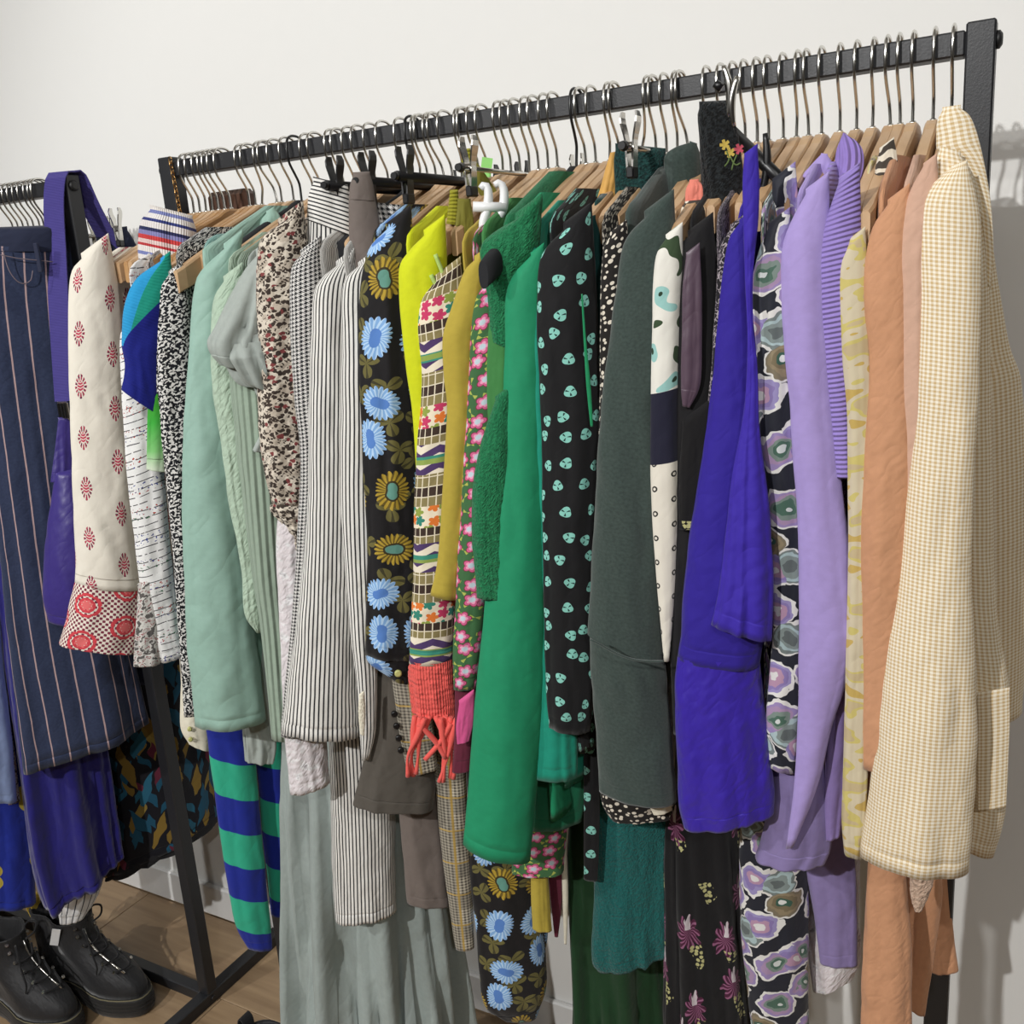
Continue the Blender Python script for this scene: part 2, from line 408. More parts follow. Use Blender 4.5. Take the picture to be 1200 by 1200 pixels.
def block_sleeve(g):
    u, v = g.uv()[:2]
    dx, dy, r, th = g.grid(.017, .026); ring = g.lt(g.ab(g.sub(r, .0024)), .0008)
    dots = g.mix(ring, L_((224, 218, 204)), L_((48, 46, 44)))
    nz = g.noise(g.uv()[2], 26, 1); top = g.ramp(nz, [(0, L_((58, 76, 52))), (.42, L_((226, 224, 214))), (.56, L_((150, 196, 190))), (.62, L_((40, 60, 44)))])
    c = g.mix(g.gt(v, .150), top, L_((30, 30, 48))); return g.mix(g.gt(v, .222), c, dots)
def vest_print(g):
    dx, dy, r, th, c1, c2 = g.cells(.058, .7, g.warp(.01, 40), 1.35)
    sx = g.mul(dx, g.sub(1.9, g.mul(dy, 20)))
    rr = g.ma('SQRT', g.add(g.mul(sx, sx), g.mul(dy, dy))); tt = g.ma('ARCTAN2', dy, sx)
    fl = g.AND(g.petal(rr, tt, .027, 9, .45), g.gt(c1, .15))
    ray_ = g.gt(g.sin(g.add(g.mul(tt, 17), g.mul(rr, 300))), .3)
    fc = g.mix(ray_, L_((70, 22, 50)), L_((138, 86, 116))); fc = g.mix(g.AND(g.lt(g.ab(sx), .006), g.lt(dy, -.004)), fc, L_((196, 186, 190)))
    dx2, dy2, r2, th2, e1, e2 = g.cells(.0065, .6, None, 1.0, 2.2)
    bud = g.AND(g.lt(r2, .0024), g.AND(g.gt(dy, .018), g.lt(g.ab(g.add(dx, g.mul(dy, .3))), .007)))
    c = g.mix(fl, L_((18, 17, 19)), fc); return g.mix(bud, c, L_((176, 172, 120)))
def lace_black(g):
    nz = g.noise(g.uv()[2], 240, 3); return g.mix(g.gt(nz, .5), L_((9, 11, 12)), L_((28, 32, 34)))
def paisley(g):
    nz = g.noise(g.uv()[2], 120, 3); return g.ramp(nz, [(0, L_((30, 28, 32))), (.46, L_((160, 150, 156))), (.52, L_((44, 40, 48))), (.6, L_((120, 110, 120)))])
def abstract(g):
    uv = g.warp(.020, 46)
    dx, dy, r, th, c1, c2 = g.cells(.033, 1.0, uv, 1.2)
    q = g.add(g.mul(r, 1/.022), g.mul(g.sub(g.noise(g.uv()[2], 70, 2), .5), .5))
    W3, K3 = L_((222, 220, 216)), L_((34, 36, 46))
    A = g.ramp(q, [(0, L_((206, 212, 210))), (.14, L_((74, 104, 90))), (.3, L_((120, 136, 128))), (.46, L_((164, 138, 170))), (.6, L_((150, 132, 178))), (.76, W3), (.9, K3)])
    Bc = g.ramp(q, [(0, L_((214, 212, 210))), (.2, L_((176, 140, 164))), (.42, L_((136, 120, 172))), (.6, L_((150, 140, 186))), (.76, W3), (.92, K3)])
    Cc = g.ramp(q, [(0, L_((220, 222, 218))), (.12, L_((58, 92, 78))), (.28, L_((120, 108, 84))), (.5, L_((142, 128, 102))), (.66, L_((126, 116, 96))), (.78, W3), (.9, K3)])
    Dc = g.ramp(q, [(0, L_((96, 104, 104))), (.3, L_((130, 142, 140))), (.5, L_((168, 188, 190))), (.66, L_((118, 128, 126))), (.78, W3), (.88, K3)])
    c = g.mix(g.gt(c1, .3), A, Bc); c = g.mix(g.gt(c1, .55), c, Cc); return g.mix(g.gt(c1, .78), c, Dc)
def yellow_print(g):
    nz = g.noise(g.vec(g.uv()[0], g.mul(g.uv()[1], 1.6)), 36, 1); return g.ramp(nz, [(0, L_((192, 174, 136))), (.40, L_((200, 186, 112))), (.47, L_((204, 192, 164))), (.62, L_((192, 164, 92)))])
def rugby(g): return g.mix(g.stripe(g.add(g.uv()[1], g.mul(g.uv()[0], .25)), .118, .5), L_((24, 40, 140)), L_((46, 168, 134)))
def stripe_skirt(g):
    k = g.mul(g.fr(g.mul(g.uv()[1], 1/.058)), 1.0)
    return g.ramp(k, [(0, L_((120, 128, 180))), (.08, L_((226, 222, 220))), (.2, L_((52, 60, 120))), (.27, L_((222, 216, 214))), (.42, L_((40, 44, 84))), (.5, L_((130, 128, 176))), (.6, L_((196, 62, 62))), (.7, L_((222, 196, 190))), (.8, L_((184, 56, 60))), (.86, L_((228, 222, 216)))])
def denim(g):
    u, v = g.uv()[:2]; s = g.lt(g.fr(g.mul(g.warp(.001, 30)[0], 1/.0235)), .085)
    nz = g.noise(g.vec(u, v), 260, 3); c = g.mix(nz, L_((30, 38, 62)), L_((52, 62, 90))); return g.mix(s, c, L_((176, 150, 150)))
def leaf_dress(g):
    out = L_((14, 14, 22))
    for k, (sz, st) in enumerate(((.030, 2.4), (.024, 2.0), (.034, 2.8))):
        dx, dy, r, th, c1, c2 = g.cells(sz, 1.0, g.warp(.02, 22), st, 3.7*k)
        lf = g.AND(g.lt(g.ab(g.add(dx, g.mul(dy, g.sub(c2, .5)))), g.mul(.30*sz, g.sub(1.0, g.mul(g.ab(dy), 1.5/(sz*st*.6))))), g.gt(c1, .25))
        fc = g.ramp(c1, [(0, L_((22, 74, 98))), (.45, L_((122, 98, 40))), (.62, L_((88, 30, 48))), (.76, L_((34, 92, 116))), (.9, L_((130, 110, 50)))])
        out = g.mix(lf, out, fc)
    return out
def yellow_blue(g):
    dx, dy, r, th, c1, c2 = g.cells(.12, .5, None, 1.2); a = g.petal(r, th, .034, 4, .3)
    return g.mix(a, L_((30, 48, 150)), L_((198, 178, 70)))
def pink_white(g):
    nz = g.noise(g.uv()[2], 70, 3); return g.ramp(nz, [(0, L_((214, 212, 214))), (.5, L_((216, 208, 210))), (.62, L_((228, 228, 228))), (.68, L_((180, 176, 180)))], 'LINEAR')
def boucle(c1, c2):
    return lambda g: g.mix(g.ma('MULTIPLY_ADD', g.noise(g.uv()[2], 330, 3), 2.4, -.7), L_(c1), L_(c2))

fabric('cream_print', cream_motif); fabric('cream_band', cream_band); fabric('embroid_white', embroid_white)
fabric('bw_leaf', bw_leaf); fabric('grey_print', grey_print); fabric('tee_block', tee_block, rib=(.004, .03, 'v'))
fabric('green_ombre', green_ombre); fabric('sage', (146, 180, 166), .6, wr=1.0, wscale=14, spec=.35)
fabric('sage_lace', boucle((104, 150, 146), (150, 186, 178)), wr=.6, wscale=150)
fabric('pale_mint', (172, 193, 172), .8, wr=1.0, wscale=60); fabric('sage_rib', (150, 168, 150), .85, rib=(.0072, .25, 'u'))
fabric('grey_chiffon', (160, 168, 162), .7, wr=.3); fabric('leopard', leopard, wr=.7, wscale=50)
fabric('hounds', hounds(.0058, (226, 224, 220), (28, 28, 30))); fabric('hounds_small', hounds(.0048, (214, 212, 208), (28, 28, 32)))
fabric('pinstripe', stripes_u((228, 226, 220), (40, 40, 44), .0043, .36)); fabric('pinband', bands_v([(0, (228, 226, 220)), (.64, (40, 40, 44))], .0050))
fabric('taupe', (112, 102, 96), .7, wr=.4); fabric('dark_taupe', (84, 79, 72), .7); fabric('blue_floral', blue_floral, .75)
fabric('neon', (206, 214, 24), .75, wr=.3); fabric('patchwork', patchwork); fabric('coral', (232, 96, 88), .8, wr=1.0, wscale=70, rib=(.003, .12, 'u'))
fabric('mustard', (178, 158, 62), .8, wr=.3); fabric('pink_floral', pink_floral); fabric('olive', (116, 112, 40), .75)
fabric('olive_rib', (156, 152, 40), .8, rib=(.004, .4, 'v')); fabric('terry_green', boucle((18, 96, 60), (36, 132, 84)), wr=1.2, wscale=260)
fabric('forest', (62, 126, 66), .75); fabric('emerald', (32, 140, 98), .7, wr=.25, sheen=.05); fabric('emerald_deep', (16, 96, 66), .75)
fabric('teal_green', (22, 140, 116), .7); fabric('mint_motif', mint_motif, .8); fabric('ribbon_green', (38, 140, 92), .25, spec=.6)
fabric('bottle', (16, 62, 60), .8); fabric('polka', polka); fabric('suede', boucle((50, 62, 58), (64, 77, 72)), .95, sheen=.4, wr=.5, wscale=14)
fabric('boucle_green', boucle((10, 26, 28), (26, 74, 70)), wr=1.4, wscale=180); fabric('block_sleeve', block_sleeve)
fabric('black', (22, 21, 23), .8); fabric('plum_lining', (84, 66, 80), .4, spec=.5); fabric('vest_print', vest_print); fabric('lace_black', lace_black, wr=1.4, wscale=200)
fabric('paisley', paisley); fabric('purple', (46, 31, 142), .75, sheen=.1, wr=.6, wscale=26); fabric('purple_shirt', (57, 39, 160), .7, sheen=.1, wr=.9, wscale=24); fabric('purple_satin', (54, 34, 158), .42, spec=.45, wr=.9, wscale=30)
fabric('abstract', abstract, .6); fabric('lilac', (166, 148, 206), .7, wr=.35); fabric('lilac_rib', (150, 130, 200), .85, rib=(.0045, .25, 'v'))
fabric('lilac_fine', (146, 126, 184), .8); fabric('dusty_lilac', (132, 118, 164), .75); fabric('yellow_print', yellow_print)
fabric('bead_dark', boucle((26, 24, 26), (150, 146, 140)), .4); fabric('zebra', lambda g: g.mix(g.stripe(g.warp(.02, 60)[1], .012, .5), L_((222, 214, 196)), L_((70, 64, 58))))
fabric('terracotta', (198, 146, 110), .75, wr=.5, wscale=40); fabric('pink_beige', (202, 164, 142), .8, wr=.5, wscale=36)
fabric('gingham', gingham, .85, wr=.35, wscale=20, sheen=.05); fabric('plaid', plaid); fabric('rugby', rugby); fabric('grey_skirt', (150, 160, 156), .7)
fabric('teal_knit', boucle((12, 78, 76), (22, 100, 96)), wr=.8, wscale=240); fabric('dark_green', (20, 56, 28), .75); fabric('cream', (226, 220, 200), .8)
fabric('stripe_skirt', stripe_skirt, rib=(.003, .08, 'u')); fabric('denim', denim); fabric('denim_dark', (34, 40, 62), .85); fabric('velvet', (24, 20, 108), .6, sheen=.35, wr=1.0, wscale=14)
fabric('leaf_dress', leaf_dress); fabric('yellow_blue', yellow_blue); fabric('sky', (150, 170, 214), .7); fabric('white_stripe', stripes_u((226, 226, 226), (60, 62, 74), .011, .16))
fabric('pink_white', pink_white, wr=1.0, wscale=60); fabric('wine', (96, 32, 52), .8); fabric('pink', (206, 84, 138), .7); fabric('crochet', boucle((170, 140, 120), (216, 190, 168)), wr=1.5, wscale=120)
fabric('bag_leather', (58, 46, 124), .38, spec=.5, wr=.5); fabric('strap_blue', (72, 64, 138), .8, rib=(.002, .1, 'v')); fabric('brown_leather', (78, 52, 38), .5)
fabric('boot_leather', (26, 26, 28), .62, spec=.4, wr=.35, wscale=30); fabric('boot_sole', (34, 33, 32), .6); fabric('welt', (112, 106, 82), .8); fabric('lace_cord', (26, 26, 28), .8); fabric('tab_yellow', (200, 168, 60), .7)
fabric('orange_silk', (208, 160, 84), .6); fabric('salmon', (226, 130, 112), .7)
# ------------------------------------------------------------------ room
XL, XR, YB, YF, ZC = -5.5, 4.5, .229, -7.5, 2.95
def struct(o): o['kind'] = 'structure'; return o
struct(box('floor', ((XL+XR)/2, (YB+YF)/2, -.06), (XR-XL, YB-YF, .1), 'laminate', bev=0))
fl = bpy.data.objects['floor']
struct(box('ceiling', ((XL+XR)/2, (YB+YF)/2, ZC+.05), (XR-XL, YB-YF, .1), 'ceiling_paint', bev=0))
struct(box('wall_back', ((XL+XR)/2, YB+.05, ZC/2), (XR-XL, .1, ZC), 'wall_paint', bev=0))
struct(box('wall_front', ((XL+XR)/2, YF-.05, ZC/2), (XR-XL, .1, ZC), 'shop_wall', bev=0))
struct(box('wall_left', (XL-.05, (YB+YF)/2, ZC/2), (.1, YB-YF, ZC), 'shop_wall', bev=0))
struct(box('wall_right', (XR+.05, (YB+YF)/2, ZC/2), (.1, YB-YF, ZC), 'shop_wall', bev=0))
struct(box('baseboard_back', ((XL+XR)/2, YB-.006, .04), (XR-XL, .012, .08), 'skirting_paint', bev=.003))
PW, PL_ = .19, 1.25
pl = None; yy = YB-.012; row = 0
while yy > -2.2:
    x = XL + (row*.43) % PL_ - PL_
    while x < XR:
        a, b = max(x, XL), min(x+PL_, XR)
        if b-a > .1 and -3.4 < b and a < .6:
            if b-a > PL_-.01 and pl is not None:
                o = pl.copy(); COL.objects.link(o)
            else:
                o = box('plank', (0, 0, 0), (b-a-.0012, PW-.0012, .01), 'laminate', None, .0012)
                if b-a > PL_-.01: pl = o
            o.location = ((a+b)/2, yy-PW/2, -.005); o.parent = fl
        x += PL_
    yy -= PW; row += 1
# ------------------------------------------------------------------ racks
RZ, BAR, PST, DZ, LEN = 1.6, .0233, .0264, .0065, 1.0863
RY = BAR/2
def rack(x0, x1, label, posts):
    r = empty('clothes_rack', (x1, RY, 0), label, 'clothes rack')
    def pt(name, c, s, bev=.0018):
        o = box(name, (0, 0, 0), s, 'rack_metal', None, bev); o.parent = r; o.location = Vector(c)-r.location; return o
    pt('rail', ((x0+x1)/2, RY, RZ-BAR/2), (x1-x0, BAR, BAR))
    for px, s in posts:
        pt('post', (px+s*PST/2, PST/2, (RZ+DZ)/2+.0132), (PST, PST, RZ+DZ-.0264))
        pt('foot', (px+s*PST/2, PST/2, PST/2), (PST, .42, PST))
        k = wire('bolt', [(px+s*PST, RY, RZ-BAR/2), (px+s*(PST+.003), RY, RZ-BAR/2), (px+s*(PST+.0055), RY, RZ-BAR/2)], [.0085, .0085, .005], 'bolt_black', None, 16); place(k, r)
        k = wire('bolt', [(px+s*PST, RY, .013), (px+s*(PST+.003), RY, .013)], [.006, .005], 'bolt_black', None, 12); place(k, r)
    pt('base_rail', ((x0+x1)/2, PST/2, PST/2), (x1-x0, PST-.002, PST-.002))
    return r
rack(-LEN, 0, 'black square-tube clothes rack packed with colour-sorted clothes', [(0, 1), (-LEN, -1)])
LRX = -1.3252
rack(LRX-PST-1.2, LRX-PST, 'black square-tube clothes rack holding jeans and a purple bag, boots beneath', [(LRX-PST, 1), (LRX-PST-1.2, -1)])
# ------------------------------------------------------------------ hangers
HOOKS = [214, 221, 229, 236, 241, 247, 255, 279, 286, 301, 306, 317, 331, 340, 355, 364, 384, 391, 404, 415, 429, 444, 465, 478, 485, 489, 499, 504, 516,
         535, 539, 550, 560, 581, 589, 599, 612, 621, 634, 644, 671, 676, 689, 710, 716, 756, 762, 775, 789, 794, 825, 842, 856, 869, 884, 897, 915,
         933, 943, 961, 983, 1003, 1023, 1039, 1053, 1070, 1095, 1117]
HX = [railX(u) for u in HOOKS]; HK = list(HX)
for _ in range(60):
    for i in range(len(HX)-1):
        g_ = .0128-(HX[i+1]-HX[i])
        if g_ > 0: HX[i] -= g_/2; HX[i+1] += g_/2
    HX[0] = max(HX[0], -LEN+.012); HX[-1] = min(HX[-1], -.009)
NECK = RZ-.078
def armtop(y): y = abs(y); return NECK - .004*smoothstep((y-.012)/.02) - .082*(max(0, y-.012)/.19)**1.12
def hook_pts(dx=0):
    k = [(.0185, -.016), (.0192, -.006), (.016, .002), (.0085, .0065), (0, .0075), (-.0085, .0065), (-.0158, .0015), (-.0188, -.009), (-.0188, -.021), (-.0160, -.031), (-.0075, -.044), (-.0015, -.054), (0, -.062), (0, -.082)]
    return [(dx*smoothstep((z+.08)/.055), y, z) for y, z in catmull(k, 34)]
def arm_rings(n=33, half=.168, th=.0062):
    R = []
    for i in range(n):
        y = -half+2*half*i/(n-1); zt = armtop(y)-RZ; h = .056-.028*(abs(y)/half)**.7; e = 1-.35*smoothstep((abs(y)-half+.006)/.006)
        t = th*e; b = .0018 if th < .007 else .005
        if th > .007:
            R.append([(t*math.copysign(abs(math.cos(a))**.8, math.cos(a)), y, zt-h/2+h/2*math.copysign(abs(math.sin(a))**.8, math.sin(a))) for a in [k*math.pi/9 for k in range(18)]]); continue
        R.append([(-t+b, y, zt), (t-b, y, zt), (t, y, zt-b*1.5), (t, y, zt-h+b), (t-b, y, zt-h), (-t+b, y, zt-h), (-t, y, zt-h+b), (-t, y, zt-b*1.5)])
    return R
PROTO = {}
def hanger(kind, x, rot=0, label=None, group=None, y=RY, dx=0):
    nm = {'wood': 'wooden_hanger', 'woodlong': 'wooden_hanger', 'dark': 'wooden_hanger', 'black': 'velvet_hanger', 'blacklong': 'velvet_hanger', 'darklong': 'wooden_hanger', 'clip': 'clip_hanger', 'blackclip': 'clip_hanger'}[kind]
    cat = 'hanger'
    if kind not in PROTO:
        e = empty(nm, (0, 0, 0)); 
        if kind in ('wood', 'dark', 'woodlong', 'darklong'):
            fixn(loft('shoulder_bar', arm_rings(33, .205 if 'long' in kind else .165), 'hanger_wood' if 'wood' in kind else 'hanger_wood_dark', e, cap0=True, cap1=True, smooth=False))
            wire('collar_ring', [(0, 0, NECK-RZ-.001), (0, 0, NECK-RZ+.0022)], .0032, 'chrome', e, 12)
        elif 'black' in kind and 'clip' not in kind:
            fixn(loft('shoulder_bar', arm_rings(33, .24 if 'long' in kind else .165, .0085), 'black_velvet', e, cap0=True, cap1=True, smooth=True))
        else:
            rm = 'chrome' if kind == 'clip' else 'black_plastic'
            wire('rod', [(0, -.165, -.082), (0, .165, -.082)], .0026 if kind == 'clip' else .006, rm, e, 10)
            for s in (-1, 1):
                c = empty_part('clip', e)
                clip_meshes(c, (0, s*.145, -.082), kind)
                wire('end_cap', [(0, s*.165, -.082), (0, s*.172, -.082)], [.0055, .004], 'black_plastic', e, 10)
        PROTO[kind] = e; o = e
    else:
        src = PROTO[kind]; o = src.copy(); COL.objects.link(o)
        for ch in src.children:
            if ch.name.startswith('hook'): continue
            c = ch.copy(); COL.objects.link(c); c.parent = o
            for gc in ch.children: d = gc.copy(); COL.objects.link(d); d.parent = c
    wire('hook', hook_pts(dx), .00175, 'black_wire' if kind in ('black', 'blacklong') else 'chrome', o, 8)
    o.location = (x, y, RZ); o.rotation_euler = (0, 0, rot)
    o['label'] = label; o['category'] = cat
    if group: o['group'] = group
    return o
def empty_part(name, parent):
    V, Fc = box_data((0, 0, 0), (.010, .012, .010), .002); return fixn(mesh(name, V, Fc, 'chrome', parent, smooth=False))
def clip_meshes(c, p, kind):
    """two sprung jaws with finger plates above and a rubber grip below"""
    c.location = p
    jm = 'chrome' if kind == 'clip' else 'black_plastic'
    for s in (-1, 1):
        k = [(s*.0075, 0, .034), (s*.0085, 0, .026), (s*.0045, 0, .008), (s*.0035, 0, -.008), (s*.0022, 0, -.026)]
        R = []
        for i, q in enumerate(catmull(k, 12)):
            wd = [.004, .0062, .0068, .0066, .006, .0056, .0056, .006, .0062, .0066, .007, .007][i]
            R.append([(q[0]-.001, -wd, q[2]), (q[0]+.001, -wd, q[2]), (q[0]+.001, wd, q[2]), (q[0]-.001, wd, q[2])])
        fixn(loft('jaw', R, jm, c, cap0=True, cap1=True, smooth=False))
    box('grip', (0, 0, -.024), (.0085, .0155, .012), 'black_plastic', c, .0015)
KIND = {}
for u in (279, 612, 789): KIND[u] = 'clip'
for u in (465, 499, 539): KIND[u] = 'blackclip'
for u in (340, 478, 671): KIND[u] = 'black'
for u in (229, 247, 255, 279, 286): KIND[u] = 'dark'
LAB = {'wood': ('pale wooden hanger with chrome hook on the colour-sorted rail', 'pale wooden hangers on the main rail'),
       'dark': ('honey-brown wooden hanger on the rail near the brown leather bag', 'honey wooden hangers by the brown bag'),
       'black': ('black hanger with a black hook on the colour-sorted rail', 'black hangers on the main rail'),
       'clip': ('chrome clip hanger with thin rod on the colour-sorted rail', 'chrome clip hangers on the main rail'),
       'blackclip': ('clip hanger with thick black rod on the colour-sorted rail', 'black-rod clip hangers on the main rail')}
# ------------------------------------------------------------------ cloth
SEED = [11]
def rnd():
    SEED[0] += 1; return random.Random(SEED[0]*7919)
def plane_of(X, Y):
    P = Vector((X, Y, 1.1)); n = Vector((P.x-CAM.x, P.y-CAM.y, 0)).normalized(); return P, n
from mathutils import noise as MN
def crease(x):
    """soft ridges with narrow valleys"""
    return abs(math.sin(x))**.75*2-1
def cloth_tube(name, parent, mat, L, R, X, Y=-.2, depth=.5, dmax=.04, folds=.05, k=3, crump=.0, rows=64, M=56, cap=True, up=None, hem=True, grow=.5, uo=0.0, vo=0.0, rough=1.4, slope=.75, lens=1.25):
    """a sleeve, leg or skirt: a closed, flattened cloth tube whose outline runs between L and R (pixels read on a vertical plane through X, Y)"""
    P, n = plane_of(X, Y); rg = rnd()
    R = list(R)
    if cap and up is None and slope: R[0] = (R[0][0], min(R[0][1], L[0][1]-slope*(R[0][0]-L[0][0])))
    l, r = catmull(L, rows), catmull(R, rows)
    PL = [on_plane(*q, P, n) for q in l]; PR = [on_plane(*q, P, n) for q in r]
    ph = [rg.uniform(0, 6.28) for _ in range(8)]; rings = []; vs = []; acc = 0; prev = None; wid = []
    off = Vector((rg.uniform(0, 50), rg.uniform(0, 50), rg.uniform(0, 50)))
    for i in range(rows):
        s = i/(rows-1); a = (PR[i]-PL[i])/2; C = (PL[i]+PR[i])/2; al = a.length; ah = a/max(1e-6, al); bd = min(dmax, depth*al)
        if prev is not None: acc += (C-prev).length
        prev = C; vs.append(acc); wid.append(al)
        gr = folds*al*(1-grow+grow*s)*min(1, s*4+.1); ring = []
        for j in range(M):
            th = 2*math.pi*j/M; c, q = math.cos(th), math.sin(th)
            p = C + n*(bd*math.copysign(abs(c)**lens, c)) + a*q
            d = gr*(crease(k*th*.5+ph[0]+.5*math.sin(s*2.2+ph[2]))+.6*crease((k*1.7+1)*th*.5+ph[1]+.6*math.sin(s*3.1+ph[6])))*1.6
            d += crump*al*(math.sin(s*38+2*th+ph[3])*math.sin(th*3+s*11+ph[4])+.6*math.sin(s*71+ph[5]+3*th))
            v = p+off
            d += rough*min(al, .03)*(.11*MN.noise(Vector((v.x*26, v.y*26, v.z*5)))+.10*(abs(MN.noise(Vector((v.x*38+v.z*9, v.y*38, v.z*15))))-.2)*min(1, s*6))
            w1 = abs(c)**.5
            ring.append(p + n*math.copysign(d*w1, c) + ah*(d*q*.45))
        rings.append(ring)
    per = [sum((rg_[j]-rg_[j-1]).length for j in range(M)) for rg_ in rings]; pre = []
    mp = sum(per)/len(per); per = [sum(per[max(0, i-6):i+7])/len(per[max(0, i-6):i+7])*.8+mp*.2 for i in range(rows)]
    if cap and up is None:
        C0 = (PL[0]+PR[0])/2; base = rings[0]; h = min(.007, wid[0]*.4)
        for sc, dz in ((.02, 1), (.45, .82), (.8, .45)): pre.append([p-n*((p-C0).dot(n)*(1-sc))+Vector((0, 0, h*dz)) for p in base])
        rings = pre+rings; vs = [-h, -h*.8, -h*.4]+vs
    if up is not None:
        zt = up; base = rings[0]; m = 9
        for q in range(m):
            t = q/m; row = []
            for j in range(M):
                th = 2*math.pi*j/M
                T_ = Vector((X+.005*math.sin(th), RY+.10*math.cos(th), zt))
                xy = T_.lerp(base[j], smoothstep(t)); z = zt+(base[j].z-zt)*t; row.append(Vector((xy.x, xy.y, z)))
            pre.append(row)
        h = abs(zt-base[0].z); vs = [-h*(1-q/m) for q in range(m)]+vs; rings = pre+rings
    if hem and vs[-1] > .1:
        for dd, sc in ((.0178, 1), (.0165, .955), (.0152, 1)):      # pressed hem line
            v = vs[-1]-dd; k_ = max(i for i in range(len(vs)-1) if vs[i] <= v); f = (v-vs[k_])/max(1e-6, vs[k_+1]-vs[k_])
            rr = [a.lerp(b, f) for a, b in zip(rings[k_], rings[k_+1])]; c0 = sum(rr, Vector())/M
            rings.insert(k_+1, [p-n*((p-c0).dot(n)*(1-sc)) for p in rr]); vs.insert(k_+1, v); per.insert(min(len(per)-1, max(0, k_-len(pre))), per[-1])
    nb = len(rings)-1
    if hem:
        C = sum(rings[-1], Vector())/M; b = rings[-1]
        ins = lambda p, f, h: p-n*((p-C).dot(n)*(1-f))+(C-p)*.015+Vector((0, 0, h)); b3 = rings[max(i for i in range(len(vs)) if vs[i] <= vs[-1]-.03 or i == 0)]; C3 = sum(b3, Vector())/M
        rings += [[ins(p, .72, 0) for p in b], [p-n*((p-C3).dot(n)*.4)+(C3-p)*.06 for p in b3]]; vs += [vs[-1]+.002, vs[-1]-.03]
    npre = len(pre); P_ = [per[min(max(i-npre, 0), len(per)-1)] for i in range(len(rings))]
    o = loft(name, rings, mat, parent, uv=lambda i, j: (uo+(j/M-.5)*P_[i], vo+vs[i]))
    if hem:
        for f in o.data.polygons[nb*M:(nb+1)*M]: f.use_smooth = False
    return o
def cloth_panel(name, parent, mat, X, zb=None, L=None, hw=.19, back=.165, t=.009, neck=.125, lift=.004, amp=.006, waves=3, rows=56, M=64, shoulder=True, top=None):
    """a garment body hanging edge-on: shoulders over the hanger arms, a flat drop with soft folds"""
    rg = rnd(); P, n = plane_of(X, -hw); E = []
    if shoulder:
        for y in (neck, (neck+hw)*.5, hw-.025, hw-.004): E.append((X, RY-y, armtop(y)+lift))
    elif top is not None:
        E.append((X, RY-hw, top))
    if L: E += [tuple(on_plane(*q, P, n)) for q in L]
    else:
        zz = E[-1][2]; E += [(X, RY-hw-.004, zz-.02), (X, RY-hw, zz-.1), (X, RY-hw+.004, (zz+zb)/2), (X, RY-hw-.004, zb)]
    E = [Vector(e) for e in catmull(E, rows)]
    ph = [rg.uniform(0, 6.28) for _ in range(5)]; rings = []; vs = []
    for i, e in enumerate(E):
        s = i/(rows-1); B_ = Vector((X, min(back, 2*RY-e.y), e.z)); C = (e+B_)/2; A = (e-B_)/2; N = Vector((0, 0, 1)).cross(A).normalized()
        if N.x < 0: N = -N
        g = amp*min(1, s*1.6+.08); ring = []; tt = t*(.75+.4*s)
        for j in range(M):
            th = 2*math.pi*j/M; c = math.cos(th); q = math.sin(th)
            wv = g*crease(waves*1.57*c+ph[0]+math.sin(s*2.5+ph[1])*.7)+g*.5*crease(waves*3.4*c+ph[2])
            ring.append(C+A*c+N*(tt*math.copysign(abs(q)**.75, q)+wv*(1-c**6)))
        rings.append(ring); vs.append(E[0].z-e.z)
    hl = sum(abs((E[i].y-RY)) for i in range(rows))/rows
    fb = rings[-1]; C = sum(fb, Vector())/M
    rings.append([C+(p-C)*.97+Vector((0, 0, .02)) for p in fb]); vs.append(vs[-1]-.02)
    return loft(name, rings, mat, parent, uv=lambda i, j: (j/M*4*hl, vs[i]))
def ribbon(name, pts, wvec, mat, parent, th=.0012, n=30):
    """flat strap along a path; wvec: direction of its width times half the width"""
    Q = [Vector(q) for q in catmull(pts, n)]; W = Vector(wvec); R = []; d = [0]
    for i, q in enumerate(Q):
        t = (Q[min(i+1, n-1)]-Q[max(i-1, 0)]).normalized(); nn = t.cross(W).normalized()*th; R.append([q-W-nn, q+W-nn, q+W+nn, q-W+nn])
        if i: d.append(d[-1]+(q-Q[i-1]).length)
    return fixn(loft(name, R, mat, parent, cap0=True, cap1=True, uv=lambda i, j: ((j % 4)*W.length, d[i]), smooth=False))

USED = {}; LONG = set()
def Xat(sh, Y=-.19, long=False):
    """hanger position on the rail under the shoulder seen at pixel sh, moved to the nearest free hanger"""
    x = atY(*sh, Y).x
    if Y > -.185: return x
    c = sorted((abs(h-x), i) for i, h in enumerate(HX) if i not in USED and KIND.get(HOOKS[i], 'wood') in ('wood', 'dark'))
    if c and c[0][0] < .022: USED[c[0][1]] = None; (LONG.add(c[0][1]), HX.__setitem__(c[0][1], x)) if long else None; return HX[c[0][1]]
    return x
def garment(name, label, cat, X, group=None):
    for i, h in enumerate(HX):
        if i in USED and USED[i] is None and abs(h-X) < 1e-6: USED[i] = label
    return empty(name, (X, RY, NECK), label, cat, group)
def T(e, name, mat, L, R, X, Y=-.2, **kw): return place(cloth_tube(name, None, mat, L, R, X, Y, **kw), e)
def B(e, mat, X, name='body', **kw): return place(cloth_panel(name, None, mat, X, **kw), e)

